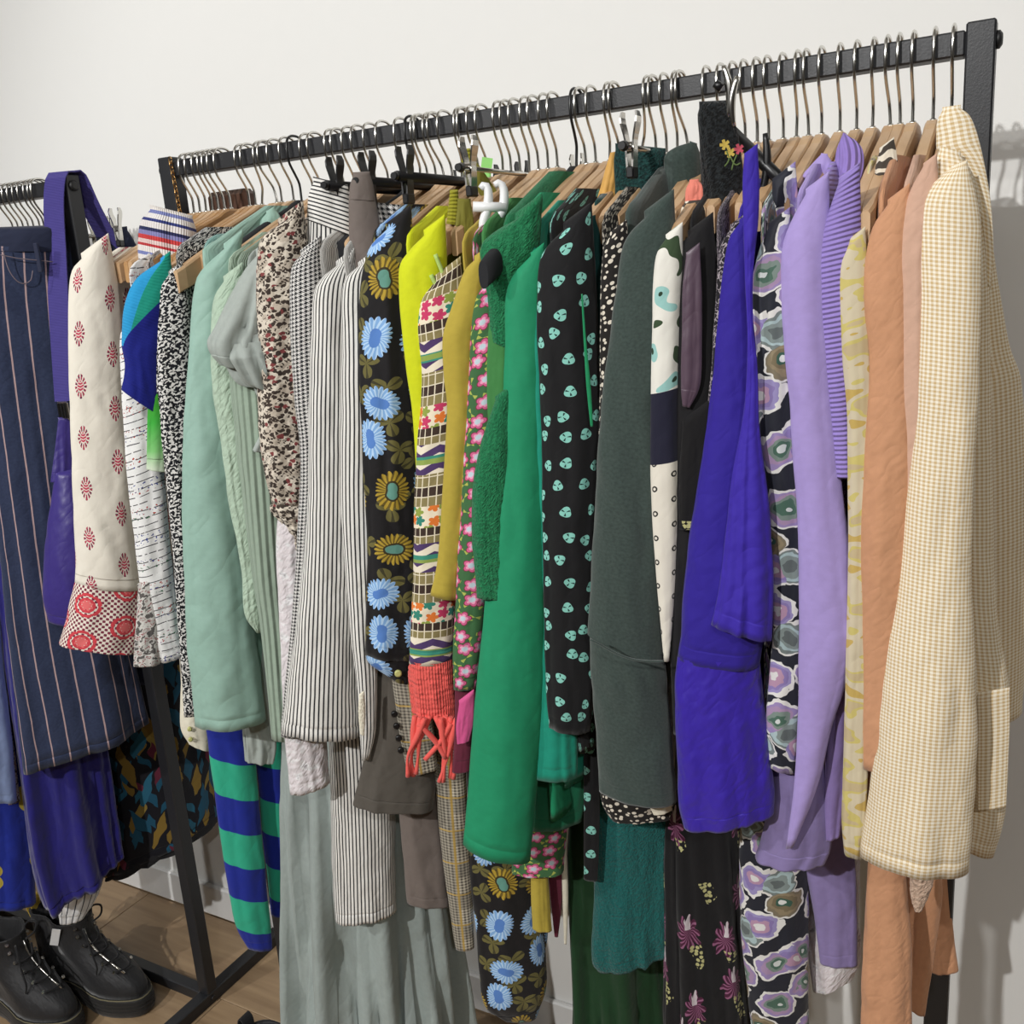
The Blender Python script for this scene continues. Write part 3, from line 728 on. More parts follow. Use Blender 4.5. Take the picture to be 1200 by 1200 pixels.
# ======================= main rail, far end to near end
# brown bag with chain strap over the rail end
# 1 cream tunic
X = Xat((88, 306)); e = garment('tunic', 'cream tunic with rows of red leaf motifs and a patterned red band', 'tunic', X)
T(e, 'sleeve', 'cream_print', [(96, 303), (84, 318), (80, 350), (80, 420), (83, 500), (86, 580), (88, 640), (88, 684)], [(128, 300), (138, 330), (142, 370), (146, 440), (150, 520), (157, 600), (161, 650), (164, 690)], X, folds=.03, k=2, depth=.5)
T(e, 'border_band', 'cream_band', [(88, 682), (83, 705), (76, 735), (70, 754)], [(164, 688), (165, 705), (165, 730), (161, 763)], X, folds=.04, cap=False, depth=.5)
B(e, 'cream_print', X, L=[(92, 320), (95, 420), (105, 560), (110, 680)], t=.013)
# 2 striped knit skirt
X = Xat((170, 250), -.14); e = garment('striped_skirt', 'white, navy and red striped knit skirt clipped to a chrome rod', 'skirt', X)
T(e, 'body', 'stripe_skirt', [(176, 246), (167, 258), (164, 275), (165, 300), (170, 340), (176, 400)], [(226, 262), (230, 270), (233, 290), (236, 320), (240, 360), (245, 420)], X, -.12, folds=.05, depth=.5, vo=.001, slope=-.25)
# 3 white embroidered blouse
X = Xat((150, 345)); e = garment('blouse', 'white blouse with thin embroidered lines and tiny red and blue stitches', 'blouse', X)
T(e, 'sleeve', 'embroid_white', [(146, 380), (140, 400), (143, 470), (147, 530), (150, 570), (156, 620), (163, 680), (172, 720), (188, 776)], [(172, 380), (180, 430), (186, 500), (192, 560), (197, 620), (203, 680), (209, 735), (217, 768)], X, folds=.04)
B(e, 'embroid_white', X, zb=.95, t=.008)
X = Xat((160, 350)); e = garment('top', 'grey mottled print top, its hem just below the white embroidered sleeve', 'top', X)
B(e, 'grey_print', X, zb=.8, hw=.17, t=.006)
T(e, 'hem_fold', 'grey_print', [(162, 690), (159, 740), (157, 781)], [(188, 690), (188, 740), (187, 778)], X, -.19, depth=.4)
# 4 colour block tee
X = Xat((190, 312), long=True); e = garment('t_shirt', 'colour-block short-sleeved top in sky blue, teal and navy', 't-shirt', X)
T(e, 'sleeve', 'tee_block', [(188, 306), (162, 325), (148, 352), (143, 400), (147, 430), (143, 457)], [(200, 316), (203, 345), (200, 380), (194, 420), (190, 460), (186, 486)], X, folds=.03, depth=.5)
B(e, 'tee_block', X, zb=.95, hw=.17, t=.008)
X += .012; e = garment('tie_dye_top', 'green to white ombre top showing under the navy sleeve', 'top', X)
T(e, 'sleeve', 'green_ombre', [(174, 470), (173, 510), (172, 550)], [(196, 476), (197, 510), (195, 553)], X, -.19, depth=.5); B(e, 'green_ombre', X, zb=1.0, hw=.16, t=.006)
# 5 black and white leaf print
X = Xat((188, 335))+.02; e = garment('blouse', 'black blouse with dense white leaf print and long sleeve', 'blouse', X)
T(e, 'sleeve', 'bw_leaf', [(198, 322), (185, 340), (182, 370), (182, 430), (186, 480), (191, 530), (197, 590), (203, 650), (208, 720), (213, 790), (216, 840)], [(214, 325), (221, 360), (224, 420), (224, 480), (224, 540), (224, 590), (224, 650), (226, 720), (229, 780), (231, 838)], X, folds=.05)
B(e, 'bw_leaf', X, zb=.85, hw=.18, t=.012, lift=.018)
# 6 teal lace top on a bare hanger tip
X = Xat((210, 320), long=True); e = garment('camisole', 'short dusty teal lace top slipped back from a bare wooden hanger tip', 'top', X)
B(e, 'sage_lace', X, zb=1.15, hw=.15, t=.012, lift=.008)
X += .008
# 7 sage satin blouse
X = Xat((234, 322)); e = garment('blouse', 'smooth sage green satin blouse with wide creased sleeve', 'blouse', X)
T(e, 'sleeve', 'sage', [(262, 292), (240, 313), (229, 335), (222, 400), (217, 480), (214, 560), (214, 640), (219, 740), (225, 800), (229, 851)], [(285, 300), (275, 340), (268, 400), (272, 500), (281, 580), (288, 640), (296, 720), (303, 780), (311, 842)], X, folds=.04, k=2, depth=.5, crump=.012)
B(e, 'sage', X, L=[(240, 330), (238, 450), (236, 600), (240, 760), (245, 830)], lift=.014, t=.013, neck=.06)
# 8 pale mint crinkle
X = Xat((252, 345))+.01; e = garment('cardigan', 'pale mint crinkled cardigan with bunched sleeve', 'cardigan', X)
T(e, 'sleeve', 'pale_mint', [(262, 330), (250, 350), (247, 390), (247, 430), (249, 460), (256, 500), (262, 545), (268, 590), (278, 640), (284, 680), (287, 720), (301, 742)], [(285, 330), (285, 360), (285, 400), (285, 440), (290, 480), (295, 520), (298, 560), (302, 600), (305, 650), (307, 690), (308, 715), (306, 741)], X, folds=.06, k=4, crump=.05)
B(e, 'pale_mint', X, zb=.85, t=.008)
# 9 sage rib
X = Xat((262, 345))+.012; e = garment('knit_dress', 'sage green rib knit dress with fine vertical pleats', 'dress', X)
T(e, 'body_front', 'sage_rib', [(276, 335), (264, 360), (268, 440), (276, 520), (286, 600), (296, 680), (305, 740), (312, 800), (318, 866)], [(318, 320), (325, 360), (330, 440), (333, 520), (334, 600), (336, 680), (339, 740), (341, 800), (344, 868)], X, folds=.03, k=3, depth=.5)
B(e, 'sage_rib', X, zb=.8, t=.009)
# 10 grey ruffle blouse
X = Xat((285, 318)); e = garment('ruffle_blouse', 'grey chiffon blouse with a cape shoulder and cascading ruffles', 'blouse', X)
T(e, 'cape', 'grey_chiffon', [(300, 300), (285, 318), (268, 350), (252, 385), (246, 400), (251, 415), (262, 428)], [(328, 300), (334, 320), (338, 350), (340, 380), (340, 405), (338, 425), (336, 440)], X, folds=.22, grow=1, k=4, depth=.55, hem=True)
T(e, 'ruffle', 'grey_chiffon', [(262, 404), (268, 425), (286, 450), (305, 455)], [(340, 395), (340, 420), (340, 440), (340, 470)], X, -.222, folds=.28, k=5, cap=False, depth=.5)
T(e, 'ruffle', 'grey_chiffon', [(292, 440), (306, 470), (310, 500), (300, 528)], [(340, 440), (340, 480), (340, 510), (340, 533)], X, -.215, folds=.28, k=5, cap=False, depth=.5)
B(e, 'grey_chiffon', X, zb=.95, t=.007)
# 11 leopard blouse
X = Xat((306, 282))+.012; e = garment('blouse', 'cream and brown speckled print blouse with gathered frilled cuff', 'blouse', X)
T(e, 'sleeve', 'leopard', [(326, 264), (308, 277), (301, 300), (300, 360), (303, 420), (302, 460), (306, 520), (312, 560), (320, 590)], [(356, 280), (362, 310), (362, 350), (362, 400), (362, 440), (364, 480), (366, 530), (366, 560), (362, 590)], X, folds=.07, k=3, crump=.02)
T(e, 'cuff', 'leopard', [(321, 586), (318, 598), (330, 612), (338, 628), (342, 650)], [(362, 586), (364, 598), (360, 612), (358, 630), (356, 652)], X, folds=.12, k=5, cap=False, crump=.05)
B(e, 'leopard', X, zb=1.0, lift=.016, t=.014)
# 12 hounds check
X = Xat((342, 305)); e = garment('check_jacket', 'black and white small houndstooth jacket, only its edge showing beside stripes', 'jacket', X)
T(e, 'sleeve', 'hounds_small', [(352, 300), (340, 320), (340, 400), (345, 470), (352, 530), (350, 600), (345, 680), (338, 760), (331, 830), (329, 862)], [(376, 300), (380, 330), (380, 400), (380, 470), (382, 530), (382, 600), (376, 680), (370, 760), (364, 830), (362, 862)], X, folds=.04)
B(e, 'hounds_small', X, zb=.85, t=.01)
# 13 white pink embroidered
X = Xat((340, 305))+.006; e = garment('crinkle_blouse', 'crumpled white top with faint pink stitching, hem below the striped jacket', 'top', X)
T(e, 'body', 'pink_white', [(326, 600), (324, 650), (328, 720), (332, 800), (335, 870), (341, 929)], [(360, 600), (362, 660), (368, 720), (375, 800), (382, 860), (386, 917)], X, -.17, folds=.06, crump=.02, up=1.44)
# 14 pinstripe trousers (clipped)
X = Xat((368, 250), -.15); e = garment('striped_trousers', 'white trousers with black pinstripes and banded waist on black clips', 'trousers', X)
T(e, 'waistband', 'pinband', [(368, 214), (363, 228), (361, 243), (360, 258)], [(408, 226), (411, 240), (414, 256), (418, 280)], X, -.15, folds=.03, depth=.35, slope=-.25)
T(e, 'leg', 'pinstripe', [(360, 256), (358, 300), (357, 340), (359, 400), (364, 470)], [(416, 266), (418, 300), (420, 340), (420, 400), (420, 480)], X, -.15, folds=.05, depth=.35, cap=False)
T(e, 'leg', 'pinstripe', [(384, 850), (387, 900), (389, 960), (391, 1020), (393, 1077)], [(459, 850), (461, 900), (463, 960), (464, 1020), (465, 1064)], X+.01, -.1, folds=.05, k=3, depth=.5, up=1.0)
# 15 pinstripe jacket
X = Xat((372, 328)); e = garment('striped_jacket', 'white and black pinstripe jacket with long flaring sleeve', 'jacket', X)
T(e, 'sleeve', 'pinstripe', [(394, 312), (374, 328), (366, 350), (364, 420), (362, 500), (360, 580), (355, 660), (347, 740), (338, 800), (331, 856)], [(416, 330), (414, 360), (412, 400), (412, 450), (412, 520), (413, 600), (415, 680), (418, 740), (422, 800), (426, 860)], X, folds=.03, k=2, depth=.5)
B(e, 'pinstripe', X, zb=.8, t=.011, lift=.01)
X = Xat((404, 326)); e = garment('striped_shirt', 'black and white pinstripe shirt with a frayed cream cuff', 'shirt', X)
T(e, 'sleeve', 'pinstripe', [(420, 312), (404, 328), (400, 360), (400, 430), (400, 520), (399, 580), (403, 660), (410, 740), (418, 800), (421, 850), (424, 891)], [(438, 330), (441, 360), (442, 430), (443, 500), (443, 560), (443, 640), (443, 720), (442, 780), (441, 830), (440, 860), (432, 890)], X, folds=.04, k=3, depth=.5)
T(e, 'cuff_trim', 'cream', [(421, 815), (420, 835), (422, 860)], [(427, 815), (428, 835), (427, 862)], X+.003, -.235, depth=.5, crump=.1)
B(e, 'pinstripe', X, zb=.85, t=.009)
# 16 taupe trousers
X = Xat((412, 230), -.16); e = garment('tailored_trousers', 'taupe tailored trousers with deep waistband beside the pinstripe trousers', 'trousers', X)
T(e, 'waistband', 'taupe', [(414, 206), (410, 218), (409, 234)], [(434, 205), (438, 218), (440, 236)], X, -.16, depth=.5, folds=.02, slope=-.25)
T(e, 'leg', 'taupe', [(409, 233), (409, 250), (411, 300), (417, 340), (422, 380), (428, 430)], [(440, 235), (444, 255), (449, 300), (452, 340), (456, 380), (460, 430)], X, -.16, depth=.45, cap=False, folds=.03, k=2)
T(e, 'leg', 'taupe', [(466, 930), (470, 980), (474, 1020), (477, 1056)], [(516, 930), (520, 980), (524, 1020), (527, 1058)], X+.02, -.1, depth=.5, up=1.2, folds=.03)
X += .012; e = garment('culottes', 'dark taupe wide-leg trousers with deep turned hem', 'trousers', X)
T(e, 'leg', 'dark_taupe', [(436, 840), (431, 870), (424, 905), (414, 942)], [(500, 860), (506, 890), (510, 920), (508, 946)], X, -.17, depth=.4, up=1.4, folds=.04)
# 17 black clip cluster skirt
X = Xat((440, 250), -.14); e = garment('check_skirt', 'small houndstooth waist of a skirt held by black clips', 'skirt', X)
T(e, 'body', 'hounds', [(442, 243), (446, 262), (450, 290), (455, 330)], [(470, 246), (474, 262), (478, 290), (482, 330)], X, -.12, depth=.4, slope=-.25)
# 18 black floral blouse
X = Xat((432, 290))+.006; e = garment('floral_blouse', 'black blouse with large blue and gold daisies and button cuff', 'blouse', X)
T(e, 'sleeve', 'blue_floral', [(452, 270), (434, 288), (426, 310), (421, 345), (420, 390), (422, 450), (425, 520), (428, 580), (431, 640), (430, 700), (428, 765)], [(482, 290), (486, 320), (487, 360), (488, 400), (489, 450), (491, 520), (492, 580), (492, 640), (490, 700), (488, 740), (484, 772)], X, folds=.05, k=3, depth=.5)
T(e, 'cuff', 'blue_floral', [(428, 764), (434, 776), (446, 786), (452, 790)], [(484, 771), (483, 780), (481, 790), (477, 802)], X, cap=False, folds=.08, k=4)
B(e, 'blue_floral', X, zb=.9, lift=.018, t=.014)
# 19 neon yellow
X = Xat((474, 306)); e = garment('jumper', 'neon yellow plain top with neat shoulder seam', 'top', X)
T(e, 'sleeve', 'neon', [(497, 276), (480, 294), (468, 318), (470, 380), (475, 430), (482, 480), (487, 540), (488, 600)], [(522, 284), (524, 310), (522, 340), (520, 380), (516, 430), (512, 480), (512, 540), (512, 600)], X, folds=.03, k=2, depth=.5)
B(e, 'neon', X, zb=.95, lift=.012, t=.011)
# 20 patchwork
X = Xat((494, 316), long=True); e = garment('patchwork_dress', 'cream dress with bands of mosaic, flower and zigzag print and coral tasselled cuff', 'dress', X)
T(e, 'sleeve', 'patchwork', [(508, 332), (494, 352), (490, 380), (492, 410), (494, 450), (490, 510), (487, 570), (485, 620), (484, 680), (482, 740), (481, 777)], [(540, 332), (546, 360), (548, 400), (546, 440), (542, 500), (538, 560), (535, 610), (533, 660), (533, 700), (532, 740), (531, 774)], X, folds=.03, k=2, depth=.5)
T(e, 'cuff', 'coral', [(481, 774), (480, 790), (482, 815), (484, 835)], [(531, 771), (534, 790), (536, 815), (537, 838)], X, cap=False, folds=.05, k=6, crump=.03)
B(e, 'patchwork', X, zb=.9, hw=.12, t=.008, neck=.1)
# 21 mustard
X = Xat((540, 330)); e = garment('jacket', 'plain mustard jacket with narrow elbow-length sleeve', 'jacket', X)
T(e, 'sleeve', 'mustard', [(556, 305), (546, 315), (538, 335), (528, 365), (519, 395), (520, 440), (524, 480), (521, 540), (517, 600), (512, 660), (504, 697)], [(575, 318), (572, 335), (568, 360), (562, 390), (558, 420), (557, 460), (555, 510), (550, 570), (544, 620), (539, 660), (534, 703)], X, folds=.03, k=2)
T(e, 'sleeve', 'mustard', [(622, 1000), (622, 1050), (624, 1088)], [(640, 1000), (643, 1050), (646, 1090)], X+.05, -.08, depth=.5, up=1.3)
B(e, 'mustard', X, zb=.9, t=.009)
# 22 pink floral green
X = Xat((556, 345)); e = garment('floral_shirt', 'green shirt printed with pink five-petal flowers', 'shirt', X)
T(e, 'sleeve', 'pink_floral', [(566, 335), (556, 352), (551, 390), (550, 430), (547, 490), (543, 560), (540, 620), (537, 660), (534, 720), (531, 770), (532, 808)], [(592, 340), (592, 370), (590, 410), (588, 450), (586, 500), (582, 560), (578, 620), (574, 670), (570, 720), (564, 770), (558, 806)], X, folds=.04)
T(e, 'hem', 'pink_floral', [(596, 960), (598, 990), (600, 1022)], [(664, 950), (663, 985), (661, 1020)], X+.06, -.08, depth=.4, up=1.3)
B(e, 'pink_floral', X, zb=.9, t=.009)
X += .004; e = garment('embroidered_top', 'dark wine top with pink flower and black beaded edge, under the flowered shirt', 'top', X)
T(e, 'sleeve', 'wine', [(533, 800), (533, 850), (530, 905)], [(562, 800), (560, 850), (556, 900)], X, -.19, depth=.5, up=1.3)
T(e, 'appliqué'.replace('é', 'e'), 'pink', [(538, 825), (535, 850), (536, 872)], [(556, 820), (555, 845), (550, 868)], X, -.215, depth=.3)
# 23 terry green
X = HX[HOOKS.index(671)]; USED[HOOKS.index(671)] = None; e = garment('cardigan', 'deep green terry knit cardigan on a thick black hanger', 'cardigan', X)
B(e, 'terry_green', X, zb=.92, lift=.016, t=.016, hw=.185, neck=.07)
T(e, 'sleeve', 'terry_green', [(604, 258), (585, 268), (570, 280), (564, 294), (566, 318), (572, 350), (576, 400)], [(636, 268), (632, 290), (622, 310), (612, 325), (604, 345), (600, 370), (598, 410)], X, -.19, folds=.05, crump=.02)
T(e, 'sleeve', 'terry_green', [(580, 470), (566, 510), (556, 560), (554, 620), (560, 700)], [(600, 470), (600, 510), (598, 560), (596, 620), (596, 700)], X+.02, -.2, folds=.03, crump=.03)
# 24 forest green
X = Xat((580, 332)); e = garment('shirt', 'plain forest green shirt with soft shoulder', 'shirt', X)
T(e, 'sleeve', 'forest', [(600, 305), (582, 330), (573, 365), (570, 410), (570, 460), (572, 510), (574, 570)], [(618, 310), (616, 340), (612, 380), (608, 430), (605, 480), (602, 530), (600, 580)], X, folds=.05)
B(e, 'forest', X, zb=.9, lift=.012, t=.012)
# 25 emerald blazer
X = Xat((600, 328)); e = garment('blazer', 'bright emerald blazer with broad smooth sleeve', 'blazer', X)
T(e, 'sleeve', 'emerald', [(622, 300), (602, 322), (593, 350), (592, 420), (588, 500), (580, 580), (572, 660), (564, 740), (556, 820), (550, 900), (545, 960), (542, 988)], [(638, 310), (640, 345), (640, 390), (640, 450), (640, 520), (641, 600), (641, 680), (641, 760), (638, 840), (632, 910), (626, 960), (621, 1006)], X, folds=.025, k=2, depth=.5)
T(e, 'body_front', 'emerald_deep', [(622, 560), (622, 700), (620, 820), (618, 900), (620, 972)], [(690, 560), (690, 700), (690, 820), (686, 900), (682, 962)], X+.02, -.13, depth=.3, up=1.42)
B(e, 'emerald', X, zb=.75, lift=.014, t=.012)
# 26 teal green
X = Xat((617, 352))+.008; e = garment('blouse', 'teal green silky blouse squeezed between emerald and black', 'blouse', X)
T(e, 'sleeve', 'teal_green', [(630, 330), (618, 355), (614, 400), (616, 480), (622, 560), (629, 640), (633, 720), (630, 800), (624, 910)], [(648, 335), (652, 370), (654, 420), (656, 480), (660, 560), (664, 640), (670, 720), (674, 800), (676, 910)], X, -.19, folds=.05, depth=.5)
B(e, 'teal_green', X, zb=.8, t=.008)
# 27 black mint motif
X = Xat((638, 292)); e = garment('print_blouse', 'black blouse with scattered mint shell motifs', 'blouse', X)
T(e, 'sleeve', 'mint_motif', [(660, 270), (642, 288), (632, 312), (630, 380), (632, 440), (635, 500), (637, 560), (638, 620), (640, 700), (641, 780), (645, 852)], [(694, 275), (698, 320), (700, 380), (702, 440), (706, 500), (702, 560), (700, 620), (700, 700), (700, 780), (696, 820), (690, 857)], X, folds=.05, k=3, depth=.5)
T(e, 'tie_end', 'mint_motif', [(684, 850), (684, 920), (684, 980), (684, 1030)], [(702, 850), (703, 920), (702, 980), (700, 1032)], X+.03, -.14, depth=.4, up=1.2)
B(e, 'mint_motif', X, zb=.85, lift=.014, t=.012)
# 28 dark green strap dress
X = Xat((670, 288), long=True); e = garment('slip_dress', 'bottle green strappy dress with shiny green ribbon ties', 'dress', X)
B(e, 'bottle', X, zb=.55, hw=.14, t=.008, shoulder=True, neck=.12)
T(e, 'strap', 'bottle', [(678, 262), (686, 282), (691, 340), (696, 430)], [(698, 256), (704, 282), (705, 340), (706, 430)], X+.008, -.165, slope=0, depth=.3)
T(e, 'ribbon', 'ribbon_green', [(681, 345), (684, 400), (687, 450), (692, 500)], [(683, 345), (687, 400), (692, 450), (695, 500)], X+.012, -.215, depth=.3, slope=0, rough=0)
# 29 polka
X = Xat((708, 285)); e = garment('spotted_blouse', 'black blouse with small cream speckles', 'blouse', X)
T(e, 'sleeve', 'polka', [(714, 278), (707, 295), (704, 350), (703, 420), (702, 480), (700, 560)], [(735, 280), (738, 310), (738, 350), (736, 420), (734, 480), (732, 560)], X, folds=.04)
T(e, 'hem', 'polka', [(702, 900), (703, 930), (706, 945), (716, 960)], [(790, 900), (790, 925), (788, 945), (785, 958)], X+.02, -.15, depth=.25, up=1.3)
B(e, 'polka', X, zb=.8, t=.01, lift=.01)
# 30 suede jacket
X = Xat((738, 276)); e = garment('suede_jacket', 'dark green suede jacket with curved elbow seam', 'jacket', X)
T(e, 'sleeve', 'suede', [(756, 255), (740, 272), (730, 292), (724, 330), (717, 380), (709, 450), (702, 530), (696, 610), (692, 690), (690, 742)], [(790, 262), (792, 290), (790, 330), (788, 380), (786, 450), (785, 530), (784, 610), (782, 680), (780, 720), (778, 765)], X, folds=.025, k=2, depth=.5, hem=False)
T(e, 'sleeve', 'suede', [(690, 741), (691, 770), (694, 810), (699, 860), (703, 926)], [(778, 764), (780, 790), (783, 830), (788, 880), (793, 938)], X, folds=.025, k=2, depth=.5, cap=False)
B(e, 'suede', X, zb=.8, lift=.014, t=.014, neck=.06)
# 31 boucle skirt on clip
X = Xat((724, 200), -.1); e = garment('boucle_skirt', 'black and teal boucle skirt top held by a chrome clip', 'skirt', X)
T(e, 'body', 'boucle_green', [(721, 176), (719, 190), (721, 215), (722, 245), (726, 290)], [(780, 182), (781, 200), (779, 225), (776, 250), (776, 290)], X, -.09, depth=.3, folds=.03, slope=-.25)
# 32 colour block sleeve
X = Xat((793, 266), long=True); e = garment('panel_blouse', 'patchwork blouse with leafy white top, navy band and ring-dotted cream sleeve', 'blouse', X)
T(e, 'sleeve', 'block_sleeve', [(780, 280), (769, 298), (765, 330), (764, 390), (763, 450), (762, 530), (763, 580), (768, 660), (774, 730), (778, 775)], [(800, 285), (800, 310), (798, 340), (796, 390), (794, 450), (794, 530), (794, 590), (792, 660), (788, 730), (784, 775)], X, folds=.02, depth=.5)
T(e, 'hem', 'cream', [(750, 915), (756, 935), (766, 955)], [(790, 905), (790, 930), (786, 950)], X, -.15, depth=.3, up=1.2)
B(e, 'block_sleeve', X, zb=.9, t=.008, hw=.13, neck=.1)
# 33 black vest
X = Xat((794, 286)); e = garment('vest', 'black sleeveless waistcoat with plum lining and flower print', 'waistcoat', X)
T(e, 'front', 'black', [(806, 278), (796, 290), (791, 330), (789, 400), (788, 480), (787, 560), (787, 650), (786, 750), (790, 860)], [(836, 280), (840, 320), (842, 400), (842, 480), (840, 560), (836, 640), (830, 740), (826, 860)], X, -.19, folds=.03, depth=.5)
T(e, 'lining', 'plum_lining', [(804, 300), (800, 340), (799, 400), (798, 450), (800, 476)], [(820, 300), (822, 340), (822, 400), (820, 450), (808, 478)], X+.008, -.205, depth=.2)
T(e, 'print_panel', 'vest_print', [(800, 500), (796, 560), (796, 620)], [(836, 500), (832, 560), (820, 620)], X+.01, -.205, depth=.3)
B(e, 'black', X, zb=.8, t=.009)
# 34 black lace
X = Xat((822, 200), -.08); e = garment('lace_dress', 'black lace dress clipped up high with embroidered yellow and pink flowers', 'dress', X)
T(e, 'body', 'lace_black', [(819, 127), (817, 136), (819, 160), (821, 200), (823, 250), (826, 300), (829, 350), (831, 420), (832, 500), (830, 600)], [(857, 125), (860, 140), (866, 165), (871, 200), (876, 250), (876, 300), (874, 350), (872, 420), (870, 500), (866, 600)], X, -.14, depth=.45, folds=.04, crump=.015, slope=-.25)
# 35 paisley
X = Xat((846, 285)); e = garment('paisley_blouse', 'grey and black paisley blouse, just a strip beside the violet dress', 'blouse', X)
T(e, 'sleeve', 'paisley', [(856, 268), (843, 295), (839, 350), (835, 420), (831, 460), (828, 500)], [(876, 270), (876, 300), (874, 350), (870, 420), (866, 460), (862, 500)], X, folds=.04); B(e, 'paisley', X, zb=.95, t=.008)
# 36 violet dress
X = Xat((854, 282))+.006; e = garment('dress', 'violet-blue crepe dress with gathered satin lower half', 'dress', X)
T(e, 'bodice', 'purple', [(866, 262), (854, 280), (847, 320), (841, 380), (836, 440), (828, 500), (818, 560), (808, 620), (801, 680), (797, 740), (794, 770)], [(884, 262), (882, 300), (882, 360), (886, 420), (888, 480), (892, 540), (896, 600), (898, 660), (898, 710), (894, 750), (890, 780)], X, folds=.035, k=2, depth=.5)
T(e, 'skirt', 'purple_satin', [(794, 768), (792, 800), (792, 850), (794, 900), (795, 940), (800, 966)], [(890, 765), (893, 800), (898, 850), (903, 900), (906, 930), (905, 950)], X, folds=.06, k=3, depth=.5, cap=False)
B(e, 'purple', X, zb=.85, t=.01)
X = Xat((872, 250), -.15)+.004; e = garment('shirt', 'violet-blue long shirt with folded-back cuff hanging over the violet dress', 'shirt', X)
T(e, 'sleeve', 'purple_shirt', [(872, 184), (870, 215), (871, 260), (873, 330), (876, 400), (872, 480), (858, 560), (852, 620), (846, 680), (836, 732)], [(888, 184), (890, 215), (889, 260), (883, 320), (883, 380), (888, 430), (890, 500), (897, 560), (902, 620), (905, 690), (903, 748)], X, -.225, folds=.08, k=3, depth=.5, crump=.012)
B(e, 'purple_shirt', X, zb=.9, t=.009, lift=.004)
# 37 abstract blouse
X = Xat((888, 295)); e = garment('print_blouse', 'lilac, grey and white swirled abstract print blouse with tied neck', 'blouse', X)
T(e, 'sleeve', 'abstract', [(900, 268), (890, 290), (883, 318), (879, 345), (883, 385), (887, 430), (889, 500), (897, 560), (902, 620), (905, 680), (905, 740), (901, 790), (897, 850), (901, 898)], [(926, 262), (928, 290), (928, 320), (928, 350), (928, 390), (930, 430), (934, 500), (940, 560), (944, 620), (945, 680), (944, 740), (941, 790), (937, 850), (931, 906)], X, folds=.05, depth=.5)
T(e, 'neck_tie', 'abstract', [(905, 216), (906, 240), (912, 265), (914, 300)], [(932, 212), (934, 240), (930, 265), (926, 300)], X+.008, -.15, depth=.4, folds=.1)
B(e, 'abstract', X, zb=.85, t=.01)
# 38 lilac blazer shirt
X = Xat((922, 275)); e = garment('shirt', 'lilac cotton shirt with long split cuff and flared hem', 'shirt', X)
T(e, 'sleeve', 'lilac', [(944, 228), (928, 258), (917, 290), (915, 340), (918, 400), (925, 470), (930, 540), (934, 600), (936, 680), (936, 760), (935, 830), (932, 900), (927, 950), (921, 994)], [(972, 240), (974, 280), (974, 340), (976, 400), (979, 470), (984, 530), (990, 590), (998, 650), (1004, 710), (1006, 750), (992, 800), (972, 860), (958, 920), (930, 992)], X, folds=.04, k=2, depth=.5)
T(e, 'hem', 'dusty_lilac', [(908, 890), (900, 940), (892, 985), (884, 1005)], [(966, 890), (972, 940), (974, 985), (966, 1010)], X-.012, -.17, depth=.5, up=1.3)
B(e, 'lilac', X, zb=.85, t=.011, lift=.012)
# 39 lilac rib knit
X = Xat((964, 270)); e = garment('rib_jumper', 'violet rib-knit jumper with fanned ribbed collar', 'jumper', X)
T(e, 'sleeve', 'lilac_rib', [(982, 215), (970, 250), (960, 290), (958, 340), (962, 390), (967, 430), (972, 480), (980, 560)], [(1008, 225), (1010, 260), (1008, 300), (1005, 350), (1002, 400), (1000, 450), (1000, 500), (1002, 560)], X, folds=.03, depth=.5)
T(e, 'sleeve', 'lilac_fine', [(970, 820), (968, 880), (966, 940), (968, 985)], [(998, 780), (996, 860), (990, 930), (984, 980)], X, -.17, depth=.5, up=1.2)
B(e, 'lilac_rib', X, zb=.9, t=.011, lift=.012)
X += .012; e = garment('skirt', 'dusty lilac straight skirt hanging below the lilac shirt', 'skirt', X)
T(e, 'body', 'dusty_lilac', [(940, 1000), (948, 1040), (955, 1080), (962, 1126)], [(1000, 990), (1003, 1040), (1004, 1080), (1005, 1130)], X, -.09, depth=.4, up=1.3)
X += .004; e = garment('slip', 'pale pinkish grey slip hem peeping under the lilac skirt', 'slip', X)
T(e, 'body', 'pink_white', [(945, 1090), (948, 1125), (952, 1160)], [(1006, 1080), (1008, 1120), (1000, 1145)], X, -.06, depth=.4, up=1.2)
# 40 yellow print
X = Xat((1000, 286), long=True); e = garment('yellow_dress', 'narrow pale yellow blotch print dress between lilac and terracotta', 'dress', X)
T(e, 'body', 'yellow_print', [(994, 285), (984, 310), (983, 350), (987, 420), (992, 480), (993, 560), (994, 640), (992, 740), (990, 830), (988, 900), (987, 960), (990, 1000)], [(1014, 300), (1018, 330), (1020, 380), (1022, 440), (1022, 500), (1022, 560), (1020, 650), (1020, 740), (1018, 830), (1016, 900), (1014, 960), (1010, 1006)], X, folds=.06, depth=.5)
B(e, 'yellow_print', X, zb=.85, hw=.13, t=.007, neck=.1)
# 41 beaded dark
X = Xat((1014, 250), long=True); e = garment('beaded_top', 'dark beaded top with a zebra-striped neck, nearly hidden beside terracotta', 'top', X)
T(e, 'edge', 'bead_dark', [(1016, 280), (1011, 320), (1013, 400), (1010, 500), (1008, 590), (1008, 640)], [(1030, 280), (1032, 320), (1032, 400), (1032, 500), (1030, 590), (1030, 640)], X, -.18, depth=.5); B(e, 'bead_dark', X, zb=.9, hw=.12, t=.007, neck=.1)
T(e, 'neck_scarf', 'zebra', [(1030, 178), (1026, 195), (1024, 212)], [(1048, 174), (1051, 190), (1050, 215)], X+.006, -.12, depth=.5, folds=.1)
